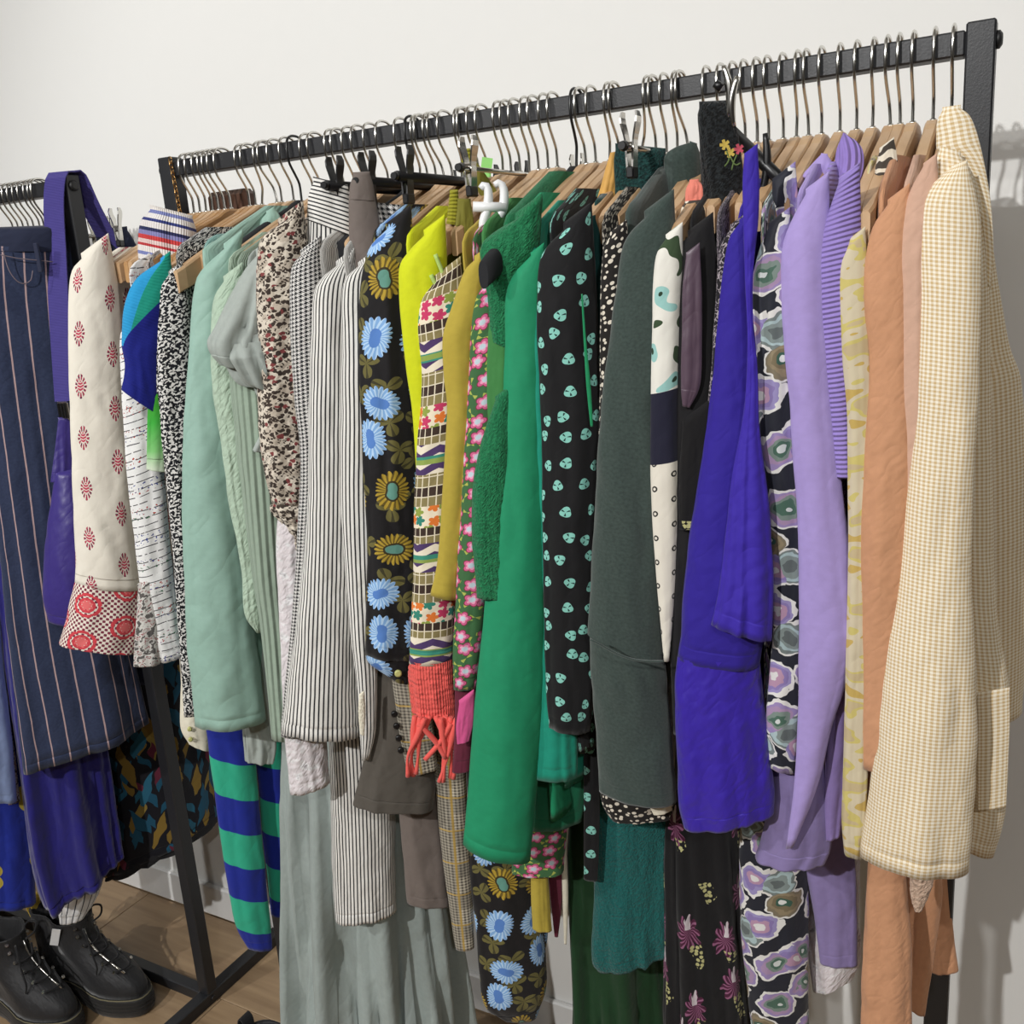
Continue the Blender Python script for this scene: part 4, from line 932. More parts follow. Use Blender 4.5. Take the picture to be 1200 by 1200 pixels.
# 42 terracotta
X = Xat((1020, 275)); e = garment('blouse', 'soft terracotta blouse with fine horizontal crinkle', 'blouse', X)
T(e, 'sleeve', 'terracotta', [(1040, 240), (1022, 268), (1014, 310), (1014, 360), (1020, 420), (1016, 500), (1011, 580), (1008, 650), (1010, 720), (1012, 800), (1012, 900)], [(1066, 250), (1068, 290), (1068, 350), (1068, 420), (1070, 500), (1070, 580), (1070, 650), (1064, 720), (1056, 800), (1050, 900)], X, folds=.03, k=2, depth=.5)
B(e, 'terracotta', X, zb=.8, t=.011, lift=.012)
X += .012; e = garment('terracotta_trousers', 'terracotta wide-leg trousers hanging below the gingham jacket', 'trousers', X)
T(e, 'leg', 'terracotta', [(1017, 1005), (1015, 1060), (1012, 1130), (1010, 1215)], [(1060, 1005), (1064, 1060), (1067, 1130), (1068, 1215)], X-.005, -.12, depth=.5, up=1.3, folds=.05)
T(e, 'leg', 'terracotta', [(1058, 1005), (1060, 1050), (1062, 1100), (1064, 1180)], [(1102, 1005), (1104, 1050), (1098, 1100), (1084, 1190)], X+.012, -.06, depth=.5, up=1.3, folds=.05)
e2 = garment('shorts', 'terracotta wide shorts with flared hem beside the rack post', 'shorts', X+.02)
T(e2, 'leg', 'terracotta', [(1086, 1005), (1088, 1050), (1090, 1100), (1090, 1138)], [(1110, 1005), (1114, 1050), (1119, 1100), (1123, 1136)], X+.02, -.0, depth=.5, up=1.3, folds=.04)
# 43 pink beige
X = Xat((1060, 245)); e = garment('blouse', 'pinkish beige linen blouse with pleated sleeve head', 'blouse', X)
T(e, 'sleeve', 'pink_beige', [(1082, 195), (1066, 225), (1054, 265), (1048, 305), (1050, 350), (1052, 420), (1054, 480), (1058, 560), (1060, 640)], [(1098, 200), (1100, 240), (1098, 280), (1096, 330), (1094, 380), (1092, 430), (1090, 480), (1086, 560), (1080, 640)], X, folds=.05, depth=.5, k=3)
B(e, 'pink_beige', X, zb=.85, t=.011, lift=.01)
X += .01; e = garment('crochet_scarf', 'beige crochet scarf end dangling below the gingham jacket hem', 'scarf', X)
T(e, 'tail', 'crochet', [(1068, 1005), (1066, 1030), (1067, 1050), (1072, 1068)], [(1094, 1005), (1094, 1030), (1088, 1050), (1080, 1068)], X, -.14, depth=.5, up=1.3, crump=.05)
# 44 gingham blazer
X = Xat((1086, 222))+.004; e = garment('blazer', 'beige and cream gingham blazer with notched collar and patch pocket', 'blazer', X)
T(e, 'sleeve', 'gingham', [(1114, 198), (1094, 214), (1080, 240), (1076, 290), (1077, 350), (1075, 430), (1070, 500), (1062, 580), (1052, 680), (1040, 760), (1030, 840), (1020, 920), (1009, 1001)], [(1134, 210), (1146, 236), (1150, 270), (1150, 320), (1148, 380), (1147, 440), (1144, 500), (1141, 570), (1139, 640), (1140, 720), (1143, 800), (1143, 900), (1135, 1020)], X, -.2, folds=.03, k=2, depth=.5, dmax=.05, slope=.35)
B(e, 'gingham', X, zb=1.25, lift=.01, t=.012, neck=.05)
T(e, 'yoke', 'gingham', [(1101, 176), (1093, 194), (1083, 224), (1078, 248)], [(1126, 182), (1140, 205), (1149, 230), (1151, 262)], X+.002, -.185, slope=0, depth=.4, hem=False)
T(e, 'body', 'gingham', [(1118, 215), (1112, 300), (1108, 450), (1106, 600), (1106, 750), (1108, 900), (1112, 980)], [(1146, 215), (1156, 300), (1160, 420), (1163, 560), (1167, 700), (1180, 800), (1180, 860), (1178, 950), (1164, 1004)], X+.025, -.12, folds=.03, k=2, depth=.6, dmax=.03)
T(e, 'front_panel', 'gingham', [(1130, 260), (1128, 400), (1128, 560), (1130, 700), (1134, 856)], [(1158, 300), (1180, 395), (1196, 450), (1202, 560), (1202, 700), (1198, 836)], X+.035, -.04, folds=.04, k=2, depth=.5, dmax=.02, slope=.3)
T(e, 'collar', 'gingham', [(1104, 130), (1098, 142), (1097, 160), (1099, 178), (1116, 183), (1134, 203), (1146, 235), (1153, 280), (1157, 335)], [(1126, 127), (1136, 135), (1143, 150), (1149, 172), (1155, 200), (1160, 230), (1163, 262), (1164, 300), (1161, 338)], X+.006, -.17, folds=.02, k=2, depth=.35, slope=0, rough=.5)
T(e, 'pocket', 'gingham', [(1145, 818), (1146, 850), (1146, 900), (1146, 950)], [(1183, 812), (1183, 850), (1181, 900), (1179, 945)], X+.03, -.155, depth=.15, folds=.01, slope=.12, rough=.3)
# ======================= low layers seen below the hems
X = -.93; e = garment('striped_trousers', 'navy and jade green broad-striped knit trousers', 'trousers', X)
T(e, 'leg', 'rugby', [(240, 835), (246, 880), (254, 940), (261, 990), (268, 1040), (277, 1085), (290, 1110)], [(286, 835), (298, 880), (303, 940), (308, 990), (313, 1040), (317, 1080), (319, 1111)], X, -.15, depth=.5, up=1.42, folds=.03, vo=.041)
T(e, 'leg', 'rugby', [(298, 870), (303, 920), (308, 980), (314, 1030), (318, 1071)], [(330, 870), (335, 920), (338, 980), (340, 1030), (342, 1071)], X+.02, -.09, depth=.5, up=1.42, folds=.03, vo=.02)
X = -.9; e = garment('pleated_top', 'small grey pleated hem over the navy striped knit trousers', 'top', X)
T(e, 'hem', 'grey_chiffon', [(284, 830), (286, 870), (288, 892)], [(322, 830), (324, 870), (320, 893)], X, -.17, depth=.4, up=1.4, folds=.1, k=7)
X = -1.0; e = garment('cream_top', 'cream hem with buttons just left of the sage satin blouse', 'top', X)
T(e, 'hem', 'cream', [(212, 800), (212, 850), (222, 872)], [(246, 800), (248, 850), (246, 880)], X, -.12, depth=.4, up=1.4)
X = -.72; e = garment('long_skirt', 'long pale grey-green flowing skirt under the pinstripe trousers', 'skirt', X)
T(e, 'body', 'grey_skirt', [(330, 850), (337, 930), (341, 1010), (345, 1100), (350, 1230)], [(500, 850), (515, 950), (525, 1050), (535, 1140), (545, 1230)], X, -.02, depth=.45, dmax=.09, up=1.4, folds=.2, k=9, M=96)
X = -.6; e = garment('check_trousers', 'grey and yellow glen check trousers with narrow leg', 'trousers', X)
T(e, 'leg', 'plaid', [(456, 780), (462, 820), (468, 860), (478, 905)], [(500, 780), (505, 820), (508, 860), (512, 900)], X, -.18, depth=.5, up=1.4)
T(e, 'leg', 'plaid', [(508, 890), (513, 950), (519, 1010), (526, 1060), (534, 1112)], [(546, 890), (549, 950), (552, 1010), (554, 1060), (556, 1110)], X+.02, -.14, depth=.5, up=1.4, folds=.02)
X = -.56; e = garment('floral_trousers', 'black trousers with large blue and gold daisies and tapered ankle', 'trousers', X)
T(e, 'leg', 'blue_floral', [(551, 980), (554, 1040), (559, 1090), (563, 1140), (570, 1176), (592, 1194)], [(622, 970), (630, 1030), (636, 1080), (640, 1125), (640, 1155), (630, 1188)], X, -.13, depth=.5, up=1.35, folds=.04)
T(e, 'leg', 'blue_floral', [(600, 1000), (606, 1050), (612, 1100), (616, 1130)], [(628, 1000), (636, 1050), (642, 1090), (636, 1128)], X+.01, -.05, depth=.5, up=1.35)
X = -.5; e = garment('neck_ties', 'brown patterned scarf with a cream tassel cord hanging low', 'scarf', X)
T(e, 'tail', 'wine', [(640, 1000), (645, 1050), (650, 1098)], [(658, 1000), (659, 1050), (654, 1098)], X, -.1, depth=.3, up=1.3)
T(e, 'cord', 'cream', [(658, 1000), (659, 1050), (661, 1106)], [(664, 1000), (666, 1050), (664, 1106)], X+.004, -.1, depth=.8, up=1.3)
X = -.43; e = garment('long_dress', 'very dark green long dress behind the teal knit skirt', 'dress', X)
T(e, 'body', 'dark_green', [(666, 930), (667, 1010), (670, 1100), (676, 1230)], [(760, 930), (770, 1010), (780, 1100), (790, 1230)], X, -.03, depth=.4, up=1.4, folds=.15, k=6, M=72)
X = -.36; e = garment('knit_skirt', 'teal textured knit skirt with rounded hem', 'skirt', X)
T(e, 'body', 'teal_knit', [(699, 920), (697, 990), (695, 1060), (693, 1120), (700, 1135)], [(786, 920), (786, 990), (786, 1060), (786, 1105), (784, 1112)], X, -.12, depth=.4, up=1.4, folds=.06, k=3)
X = -.27; e = garment('floral_dress', 'black long dress with plum feathery flowers and yellow buds', 'dress', X)
T(e, 'body', 'vest_print', [(781, 930), (780, 1010), (781, 1100), (784, 1230)], [(868, 930), (872, 1010), (876, 1100), (880, 1230)], X, -.1, depth=.5, up=1.4, folds=.12, k=6, M=72)
X = -.19; e = garment('print_dress', 'long lilac and grey swirled abstract print dress under the lilac hem', 'dress', X)
T(e, 'body', 'abstract', [(868, 940), (866, 1010), (868, 1080), (873, 1140), (883, 1230)], [(946, 930), (948, 1010), (948, 1080), (947, 1140), (948, 1230)], X, -.11, depth=.5, up=1.4, folds=.03, k=4)
# ======================= left rack clothes
X = -1.44; e = garment('striped_jeans', 'navy denim jeans with thin pink pinstripes and flared hem', 'jeans', X)
T(e, 'leg', 'denim', [(-40, 290), (-38, 360), (-25, 460), (-10, 560), (2, 660), (12, 760), (22, 840), (30, 903)], [(92, 290), (100, 380), (108, 470), (118, 560), (130, 650), (145, 730), (160, 790), (173, 846)], X, -.12, depth=.35, folds=.06, k=4, vo=.1, slope=-.1)
T(e, 'waistband', 'denim_dark', [(-20, 272), (-32, 280), (-40, 296)], [(90, 268), (92, 278), (94, 296)], X, -.12, depth=.35, folds=.01, slope=-.1)
X = -1.37; e = garment('dark_jeans', 'dark navy jeans clipped behind the rack post', 'jeans', X)
T(e, 'waistband', 'denim_dark', [(112, 274), (114, 284), (116, 300)], [(150, 270), (158, 284), (166, 300)], X, .05, depth=.4, slope=-.2)
T(e, 'leg', 'denim_dark', [(116, 298), (120, 420), (128, 560), (140, 700), (150, 800)], [(166, 298), (170, 420), (178, 560), (186, 700), (192, 800)], X, .05, depth=.4, cap=False)
X = -1.5; e = garment('velvet_dress', 'cobalt blue crushed velvet dress with drooping hem', 'dress', X)
T(e, 'body', 'velvet', [(-5, 700), (4, 770), (16, 850), (28, 930), (38, 1000), (47, 1040), (56, 1066)], [(110, 800), (120, 860), (128, 920), (133, 960), (138, 1004)], X, -.1, depth=.45, up=1.44, folds=.16, k=6, M=64)
X = -1.43; e = garment('leaf_dress', 'black dress with teal, gold and plum leaf print', 'dress', X)
T(e, 'body', 'leaf_dress', [(95, 780), (105, 860), (115, 940), (125, 1024)], [(225, 760), (240, 830), (250, 900), (259, 952)], X, .11, depth=.3, up=1.44, folds=.05, k=4, M=56)
T(e, 'hem_binding', 'black', [(125, 1020), (126, 1025), (126, 1029)], [(258, 948), (259, 952), (259, 957)], X, .11, depth=.3, cap=False, folds=.05, k=4)
X = -1.56; e = garment('striped_dress', 'white dress with thin black stripes, hem below the velvet', 'dress', X)
T(e, 'body', 'white_stripe', [(52, 960), (60, 1020), (66, 1060), (70, 1083)], [(122, 960), (124, 1010), (116, 1045), (98, 1076)], X, -.07, depth=.4, up=1.44, folds=.04)
X = -1.6; e = garment('print_dress', 'royal blue dress with large yellow shapes on the jeans rack', 'dress', X)
T(e, 'body', 'yellow_blue', [(-70, 700), (-60, 850), (-50, 960), (-40, 1060)], [(20, 760), (30, 880), (40, 980), (42, 1058)], X, -.14, depth=.4, up=1.44, folds=.04, k=4)
X = -1.55; e = garment('blue_shirt', 'pale blue cotton shirt hanging above a silvery lace hem', 'shirt', X)
T(e, 'sleeve', 'sky', [(-60, 600), (-50, 760), (-40, 850), (-30, 935)], [(-10, 600), (2, 760), (12, 850), (20, 938)], X, -.2, depth=.5, up=1.42)
X = -1.57; e = garment('lace_slip', 'silvery lace hem under the pale blue shirt', 'slip', X)
T(e, 'hem', 'grey_print', [(-10, 880), (0, 910), (10, 943)], [(18, 880), (21, 910), (24, 938)], X, -.19, depth=.5, up=1.42)
for u in (3, 9, 15, 21, 27, 34, 39, 43):
    hanger('clip' if u in (15, 34) else 'wood', railX(u)-.004, 0, 'chrome clip hanger on the rail beside the purple bag strap' if u in (15, 34) else 'wooden hanger on the rail beside the purple bag strap', 'chrome clip hangers on the jeans rack' if u in (15, 34) else 'wooden hangers on the jeans rack')

# ======================= collars and small pieces
def by_label(t): return next(o for o in bpy.data.objects if o.get('label', '').startswith(t))
e = by_label('lilac cotton shirt'); X = e.location.x
T(e, 'collar', 'lilac', [(962, 181), (951, 193), (941, 207), (953, 214), (960, 243)], [(970, 182), (977, 194), (976, 210), (971, 228), (965, 246)], X+.004, -.1, slope=0, depth=.4)
e = by_label('violet rib-knit'); X = e.location.x
fabric('lilac_fan', (152, 130, 204), .85, rib=(.0048, .4, 'u'))
T(e, 'collar', 'lilac_fan', [(988, 156), (981, 175), (978, 195), (974, 216), (984, 224)], [(991, 157), (1006, 168), (1012, 183), (1010, 205), (1000, 226)], X+.004, -.11, slope=0, depth=.4)
e = by_label('smooth sage'); X = e.location.x
T(e, 'collar', 'sage', [(312, 250), (303, 262), (297, 280)], [(322, 244), (329, 258), (326, 284)], X+.003, -.07, slope=0)
e = by_label('bright emerald'); X = e.location.x
T(e, 'lapel', 'emerald', [(675, 222), (668, 232), (661, 244)], [(680, 222), (686, 232), (691, 245)], X+.012, -.06, slope=0)
e = by_label('dark green suede'); X = e.location.x
T(e, 'collar', 'suede', [(808, 167), (792, 173), (780, 184), (780, 205), (783, 240)], [(817, 170), (822, 185), (824, 205), (824, 225), (824, 255)], X+.01, -.08, slope=0)
P_, n_ = plane_of(X, -.232)
sp = [on_plane(u, v, P_, n_)-n_*.02 for u, v in catmull([(692, 741), (704, 747), (722, 757), (742, 764), (760, 766), (777, 766)], 24)]
place(wire('seam', sp, .0012, 'suede', None, 6), e)
X = by_label('patchwork blouse').location.x+.006
e = garment('silk_scarf', 'salmon silk scarf knotted with a black and white striped end', 'scarf', X)
T(e, 'knot', 'salmon', [(808, 213), (804, 222), (803, 240)], [(819, 212), (825, 220), (823, 238)], X+.01, -.13, slope=0, folds=.12)
T(e, 'tail', 'zebra', [(803, 236), (797, 248), (795, 258), (812, 264)], [(823, 234), (824, 244), (824, 255), (820, 266)], X+.01, -.135, slope=0, folds=.1, cap=False)
X = by_label('bottle green').location.x+.004
e = garment('halter', 'small orange silk halter bunched at its hanger', 'top', X)
T(e, 'body', 'orange_silk', [(715, 180), (709, 200), (700, 233)], [(721, 179), (724, 205), (722, 240)], X+.02, -.08, slope=0, folds=.1)
# olive pieces on clips
X = railX(539); e = garment('olive_top', 'olive ribbed top pinched in chrome and black clips', 'top', X)
T(e, 'fold', 'olive_rib', [(544, 176), (541, 190), (544, 205)], [(551, 175), (553, 190), (551, 206)], X, -.14, slope=0)
T(e, 'body', 'olive', [(553, 188), (556, 210), (562, 228), (576, 238)], [(556, 186), (566, 200), (578, 218), (590, 236)], X+.004, -.1, slope=0, depth=.3)
T(e, 'strap', 'olive_rib', [(527, 225), (525, 245), (523, 262)], [(537, 224), (538, 245), (536, 264)], X, -.19, slope=0, depth=.6)
T(e, 'tie', 'olive', [(536, 236), (534, 262), (535, 290), (534, 330)], [(552, 236), (555, 262), (550, 290), (543, 335)], X+.004, -.19, slope=0, depth=.4, folds=.15)
# lime straps of the patchwork dress
e = by_label('cream dress with bands'); X = e.location.x; P_, n_ = plane_of(X, -.205)
for q in ([(510, 298), (518, 318), (528, 345), (534, 365)], [(505, 322), (512, 336), (520, 350), (526, 362)]):
    place(wire('strap', [on_plane(u, v, P_, n_) for u, v in catmull(q, 14)], .0024, 'strap_lime' if 'strap_lime' in MATS else fabric('strap_lime', (176, 204, 112), .8), None, 6), e)
# tassel fringe of the coral cuff
P_, n_ = plane_of(X, -.2); rg = random.Random(3)
for i in range(9):
    u0 = 486+i*6; u1 = (488 if i < 4 else 528)+rg.uniform(-10, 10); u2 = u1+rg.uniform(-6, 6)
    pts = [on_plane(u, v, P_, n_)-n_*(.016+.003*(i % 3)) for u, v in catmull([(u0, 832), (u1*.5+u0*.5, 855), (u1, 876), (u2-4, 905+rg.uniform(-8, 2))], 14)]
    place(wire('tassel', pts, [.0030+.0012*math.sin(j*.5) for j in range(14)], 'coral', None, 6), e)
for c, (a, b) in enumerate((((490, 838), (522, 878)), ((528, 838), (498, 880)))):
    place(wire('braid', [on_plane(u, v, P_, n_)-n_*.022 for u, v in catmull([a, ((a[0]+b[0])/2+3, (a[1]+b[1])/2), b], 10)], .0034, 'coral', None, 6), e)
# buttons
def button(e, u, v, X, Y, r, mat, off=.02, name='button'):
    P_, n_ = plane_of(X, Y); c = on_plane(u, v, P_, n_)-n_*off
    place(wire(name, [c+n_*.002, c-n_*.0015, c-n_*.002], [r, r, r*.6], mat, None, 12), e)
e = by_label('black blouse with large blue'); button(e, 466, 781, e.location.x, -.2, .0045, 'pale_clip', .022)
e = by_label('grey and yellow glen')
for v in (832, 846, 860, 874): button(e, 462+(v-832)*.18, v, e.location.x, -.18, .0042, 'black_plastic', .012)
e = by_label('cream hem with')
for u, v in ((222, 850), (223, 862)): button(e, u, v, -1.0, -.12, .0035, 'pale_clip', .014)
# paper tag
X = railX(550); P_, n_ = plane_of(X, -.06); c = on_plane(570, 196, P_, n_)
plain('tag_green', (150, 220, 120), .6)
o = box('paper_tag', (0, 0, 0), (.013, .0008, .022), 'tag_green', None, 0); o.location = c; o.rotation_euler = (0, .2, YAW); tag(o, 'small light green paper tag by the chrome clip', 'tag')
# white plastic clip hanger
X = HX[HOOKS.index(599)]+.0065; e = empty('plastic_hanger', (X, RY, RZ), 'white plastic clip hanger in front of the terry cardigan', 'hanger')
P_ = Vector((X, 0, 1.4)); nx = Vector((1, 0, 0))
arm = [on_plane(u, v, P_, nx) for u, v in catmull([(588, 243), (600, 247), (614, 249), (626, 244), (634, 232), (640, 222)], 16)]
R = []
for q in arm: R.append([q+Vector((sx*.005, 0, sz*.006)) for sx, sz in ((-1, -1), (1, -1), (1, 1), (-1, 1))])
place(fixn(loft('arm', R, 'white_plastic', None, cap0=True, cap1=True, smooth=False)), e)
pn, nn_ = plane_of(X, -.16)
for q in ([(563, 222), (568, 217), (572, 226), (571, 245), (566, 262), (566, 282)], [(579, 218), (585, 215), (590, 224), (589, 245), (580, 262), (575, 284)]):
    place(wire('clip', [on_plane(u, v, pn, nn_)-nn_*.01 for u, v in catmull(q, 16)], [.0035+.002*math.sin(i/15*3.14) for i in range(16)], 'white_plastic', None, 8), e)
place(wire('spring_boss', [on_plane(554, 243, pn, nn_)-nn_*.012, on_plane(592, 244, pn, nn_)-nn_*.012], .0055, 'white_plastic', None, 10), e)
# ======================= brown bag with chain
X = railX(232); e = empty('leather_bag', (X, .07, 1.5), 'brown leather bag with a gold chain strap behind the rail end', 'bag')
place(box('body', (X-.01, .07, 1.43), (.085, .03, .25), 'brown_leather', None, .008), e)
plain('gold', (190, 150, 96), .3, 1)
for i in range(16):
    z = 1.60-.0068*i; u = -1.0925+.0004*i; a = (i % 2)*1.57
    c = Vector((u+.012, -.004, z)); ring = [c+Vector((math.cos(a)*.003*math.cos(t), math.sin(a)*.003*math.cos(t), .0052*math.sin(t))) for t in [k*math.pi/5 for k in range(11)]]
    place(wire('chain_link', ring, .0008, 'gold', None, 5), e)
# ======================= purple bag on the left rack
X = LRX-PST/2; e = empty('leather_bag', (X, -.05, RZ), 'purple leather bag hung by a wide blue-purple strap over a rack post', 'bag')
pf = [atY(62, 208, -.012), atY(63, 240, -.016), atY(66, 300, -.03), atY(70, 380, -.05), atY(76, 470, -.07)]
pf = [Vector((LRX-PST/2+.0, p.y, p.z)) if i == 0 else p for i, p in enumerate(pf)]
top = [Vector((X, .03, RZ+DZ+.001)), Vector((X, .012, RZ+DZ+.0035)), Vector((X, -.006, RZ+DZ-.001))]
place(ribbon('strap', [Vector((X+.004, .10, 1.44)), Vector((X, .052, 1.55))]+top+pf[1:], (.017, .006, 0), 'strap_blue', None, .001, 50), e)
c = atY(75, 481, -.075); place(box('buckle', c, (.024, .006, .030), 'chrome', None, .002), e)
for k in range(3): place(box('buckle_bar', c+Vector((-.008+.008*k, -.004, 0)), (.003, .002, .024), 'black_plastic', None, .0005), e)
T(e, 'strap_end', 'bag_leather', [(68, 492), (64, 530), (60, 565)], [(84, 492), (86, 530), (90, 565)], X, -.08, depth=.2, slope=0)
T(e, 'body', 'bag_leather', [(64, 558), (56, 610), (51, 660), (50, 700), (56, 728)], [(96, 552), (115, 610), (122, 660), (124, 700), (118, 730)], X, -.08, depth=.7, dmax=.05, slope=.1, folds=.02, k=2)
# left rack chrome clip with jeans behind
c = atY(138, 268, .08); cl = empty_part('clip', None); cl.name = 'trouser_clip'; clip_meshes(cl, c, 'clip'); cl.rotation_euler = (0, 0, .4)
tag(cl, 'chrome spring clip gripping the dark jeans behind the post', 'clip')
# jeans seams
e = by_label('navy denim jeans'); P_, n_ = plane_of(-1.44, -.12)
plain('stitch', (116, 104, 112), .8)
for q in ([(2, 292), (10, 318), (22, 332), (34, 330), (37, 318)], [(0, 300), (20, 304), (40, 306), (60, 308)]):
    place(wire('pocket_seam', [on_plane(u, v, P_, n_)-n_*.041 for u, v in catmull(q, 20)], .0009, 'stitch', None, 5), e)
place(box('belt_loop', on_plane(43, 303, P_, n_)-n_*.042, (.010, .004, .045), 'denim_dark', None, .001), e)
# ======================= boots
def boot(loc, rot, label, side=1, grp='black platform boots under the rack', tab='tab_yellow'):
    e = empty('boot', loc, label, 'boot', grp); N = 36
    def outline(xf, xb, wd, z, toe=1.0):
        R = []
        for j in range(N):
            t = 2*math.pi*j/N; c, s = math.cos(t), math.sin(t); xm = (xf+xb)/2; hl = (xf-xb)/2
            x = xm+hl*math.copysign(abs(c)**.8, c); f = (x-xb)/(xf-xb)
            w_ = wd*(.80-.18*math.exp(-((f-.38)/.18)**2)+.24*math.exp(-((f-.72)/.22)**2))
            R.append(Vector((x, w_*math.copysign(abs(s)**.75, s)+side*.006*math.sin(f*3), z)))
        return R
    def lf(name, rings, mat, cap0=True, cap1=True, par=None):
        L0 = [sum(((rings[i+1][0]-rings[i][0]).length for i in range(k)), 0) for k in range(len(rings))]
        o = loft(name, rings, mat, par or e, cap0=cap0, cap1=cap1, uv=lambda i, j: (j/N*.6, L0[i])); return fixn(o)
    so = lf('sole', [outline(.142, -.140, .047, 0), outline(.148, -.145, .050, .006), outline(.149, -.146, .0505, .036), outline(.146, -.143, .049, .042)], 'boot_sole')
    for z in (.014, .022, .030): lf('groove', [outline(.1495, -.1465, .0507, z), outline(.1505, -.1475, .0512, z+.0015), outline(.1495, -.1465, .0507, z+.003)], 'boot_sole', False, False, so)
    lf('welt', [outline(.1465, -.1435, .0492, .0405), outline(.1475, -.1445, .0498, .0418), outline(.1460, -.1430, .0488, .0432)], 'welt', False, False)
    up = [(.042, .140, -.138, .045), (.055, .139, -.138, .0455), (.070, .130, -.137, .0445), (.084, .108, -.136, .0425), (.097, .080, -.134, .041), (.112, .050, -.133, .040), (.130, .028, -.132, .040), (.150, .015, -.130, .0405), (.172, .012, -.130, .042), (.186, .014, -.132, .043), (.190, .013, -.131, .0425), (.186, .008, -.126, .038), (.150, .004, -.122, .036), (.110, .0, -.118, .034)]
    lf('upper', [outline(xf, xb, wd, z) for z, xf, xb, wd in up], 'boot_leather', True, True)
    # toe seam, laces, eyelets, zip, heel tab
    def surf(z):
        for a, b in zip(up, up[1:]):
            if a[0] <= z <= b[0]: t = (z-a[0])/(b[0]-a[0]); return a[1]+(b[1]-a[1])*t
        return .014
    zs = [.088, .101, .116, .132, .150, .168]
    for i, z in enumerate(zs):
        x = surf(z)
        for s in (-1, 1):
            c = Vector((x-.008, s*.022, z+.008)); ey = wire('eyelet', [c, c+Vector((.003, s*.001, .003))], .0034, 'chrome', e, 10)
        pts = [(x-.004, -.022, z+.010), (x+.004, -.010, z+.009), (x+.005, .0, z+.008), (x+.004, .010, z+.012), (surf(min(.172, z+.014))-.004, .022, z+.022)]
        if i < 4: wire('lace', catmull(pts, 14), .0021, 'lace_cord', e, 6)
    wire('lace', catmull([(.016, -.012, .172), (.035, -.022, .165), (.05, -.03, .14), (.062, -.034, .112), (.06, -.038, .095)], 16), .0021, 'lace_cord', e, 6)
    wire('lace', catmull([(.016, .012, .172), (.03, .024, .185), (.02, .036, .196), (0, .03, .192), (.012, .004, .178)], 20), .0021, 'lace_cord', e, 6)
    z_ = box('zip_pull', (.078, side*-.014, .099), (.022, .007, .003), 'chrome', e, .001); z_.rotation_euler = (0, .6, 0)
    wire('zip', [(surf(z)+.0015, side*-.008, z+.001) for z in (.086, .1, .115, .13, .15, .17)], .0022, 'chrome', e, 6)
    ribbon('heel_loop', [(-.134, 0, .165), (-.142, 0, .190), (-.137, 0, .212), (-.127, 0, .206), (-.126, 0, .180)], (0, .011, 0), tab, e, .0008, 24)
    for k in range(4): box('loop_stitch', (-.1405+.0009*k, 0, .1905+.005*k), (.0012, .012-.002*(k % 2), .0022), 'black_plastic', e, 0)
    e.rotation_euler = (0, 0, rot); return e
boot((-1.575, -.075, 0), .10, 'black leather platform boot whose toe points at the rack foot', 1)
bt = boot((-1.66, -.165, 0), .02, 'black leather lace-up platform boot with open top in front of its pair', -1)
plain('navy_suede', (30, 40, 62), .8)
c = atZ(290, 1204, .19); boot((c.x+.131, c.y, 0), .0, 'black boot standing under the main rack with only its pull loop in view', 1, tab='lace_cord')
boot((-1.93, -.11, 0), .1, 'black boot standing beyond the heels of the platform boots', 1)

# clip hanger turned on the rail above the lace dress
X = railX(884); e = empty('clip_hanger', (X, RY, RZ), 'black-rod clip hanger twisted round above the black lace dress', 'hanger')
place(wire('hook', [Vector((X, RY, RZ))+Vector(q) for q in hook_pts()], .00175, 'chrome', None, 8), e)
a = atY(853, 150, -.10); b = atY(932, 228, -.13)
place(wire('rod', [a, a.lerp(b, .5), b], .0062, 'black_plastic', None, 12), e)
place(wire('rod_neck', [Vector((X, RY, RZ-.08)), a.lerp(b, .45)], .003, 'chrome', None, 8), e)
for k, (u0, v0, u1, v1) in enumerate(((848, 80, 852, 140), (864, 92, 860, 150), (896, 158, 890, 235))):
    P_, n_ = plane_of(X, -.12); q = [on_plane(u0+(u1-u0)*t_+5*math.sin(t_*3.1)*(1 if k != 1 else -1), v0+(v1-v0)*t_, P_, n_)-n_*.012 for t_ in [i/11 for i in range(12)]]
    place(wire('clip', q, [.002+.0022*math.sin(i/11*2.8+.2) for i in range(12)], 'chrome' if k < 2 else 'black_plastic', None, 8), e)
place(wire('end_cap', [on_plane(838, 100, P_, n_)-n_*.012, on_plane(846, 106, P_, n_)-n_*.012], [.004, .0045], 'black_plastic', None, 10), e)

o = box('paper_tag', (0, 0, 0), (.016, .0008, .05), 'white_plastic', None, 0); o.location = (-1.60, -.12, .165); o.rotation_euler = (.3, .35, .7); tag(o, 'white paper tag tucked between the two platform boots', 'tag')
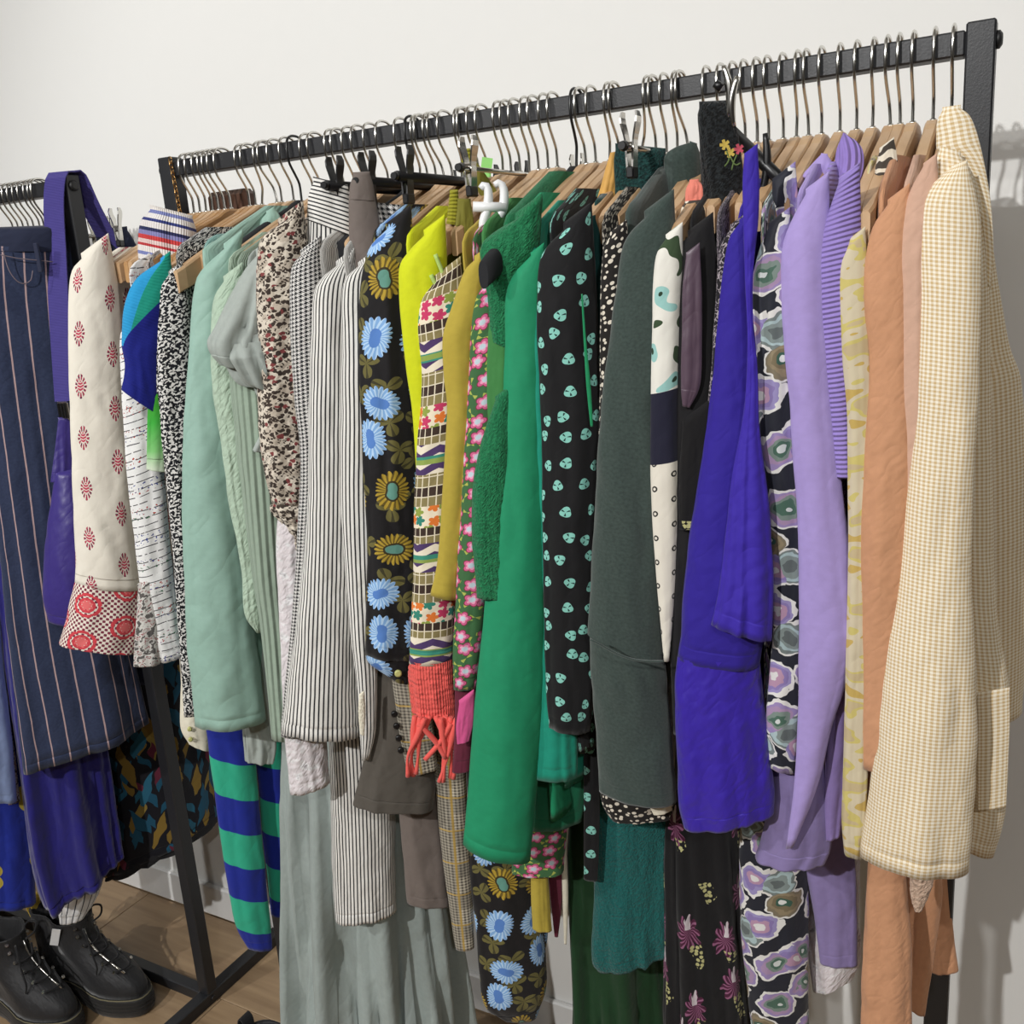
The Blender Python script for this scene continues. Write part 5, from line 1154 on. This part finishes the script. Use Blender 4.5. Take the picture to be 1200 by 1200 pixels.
# embroidered flowers on the lace dress
e = by_label('black lace dress'); P_, n_ = plane_of(e.location.x, -.14)
plain('thread_yellow', (190, 164, 74), .8); plain('thread_pink', (182, 72, 88), .8); plain('thread_green', (92, 112, 60), .8)
for u0, v0, m in ((848, 173, 'thread_yellow'), (854, 182, 'thread_yellow'), (864, 178, 'thread_pink')):
    c = on_plane(u0, v0, P_, n_)-n_*.026; ax = n_.cross(Vector((0, 0, 1)))
    V = [c]+[c+(ax*math.cos(k*math.pi/10)+Vector((0, 0, math.sin(k*math.pi/10))))*(.0048 if k % 4 else .0024)-n_*.0006 for k in range(20)]
    place(mesh('embroidered_flower', V, [(0, k+1, (k+1) % 20+1) for k in range(20)], m, smooth=False), e)
for q in ([(850, 180), (853, 190), (848, 198)], [(862, 184), (858, 194), (856, 202)], [(854, 186), (860, 196), (866, 194)]):
    place(wire('embroidered_stem', [on_plane(u, v, P_, n_)-n_*.026 for u, v in catmull(q, 8)], .0008, 'thread_green', None, 5), e)
# hangers on the main rail, labelled by what they hold or hang between
LONG.add(HOOKS.index(671))
def short(l, n=5):
    wd = l.split(' with ')[0].split(',')[0].split()[:n]
    while wd and wd[-1] in ('and', 'of', 'a', 'the', 'on', 'in', 'to', 'just', 'its', 'beside', 'hanging', 'showing', 'squeezed', 'clipped'): wd.pop()
    return ' '.join(wd)
for i, (u, x) in enumerate(zip(HOOKS, HX)):
    kd = KIND.get(u, 'wood'); lb, gp = LAB[kd]; full = USED.get(i)
    base = {'wood': 'pale wooden hanger', 'dark': 'honey-brown wooden hanger', 'black': 'black hanger', 'clip': 'chrome clip hanger', 'blackclip': 'black-rod clip hanger'}[kd]
    if full: lb = base+' holding the '+short(full, 8 if full.startswith('black blouse') is False else 9)
    if full and full.startswith('black blouse with'): lb = base+' holding the '+full[:full.index(' and ')] if ' and ' in full else base+' holding the '+full
    if not full:
        lo = [USED[k] for k in range(i-1, -1, -1) if USED.get(k)]; hi = [USED[k] for k in range(i+1, len(HX)) if USED.get(k)]
        if lo and hi: lb = base+' between the '+short(lo[0], 4)+' and the '+short(hi[0], 4)
        elif hi: lb = base+' beside the '+short(hi[0])
        else: lb = base+' beside the '+short(lo[0])
    hanger(kd+('long' if i in LONG and 'clip' not in kd else ''), x, random.uniform(-.02, .02), lb, gp, dx=HK[i]-x)
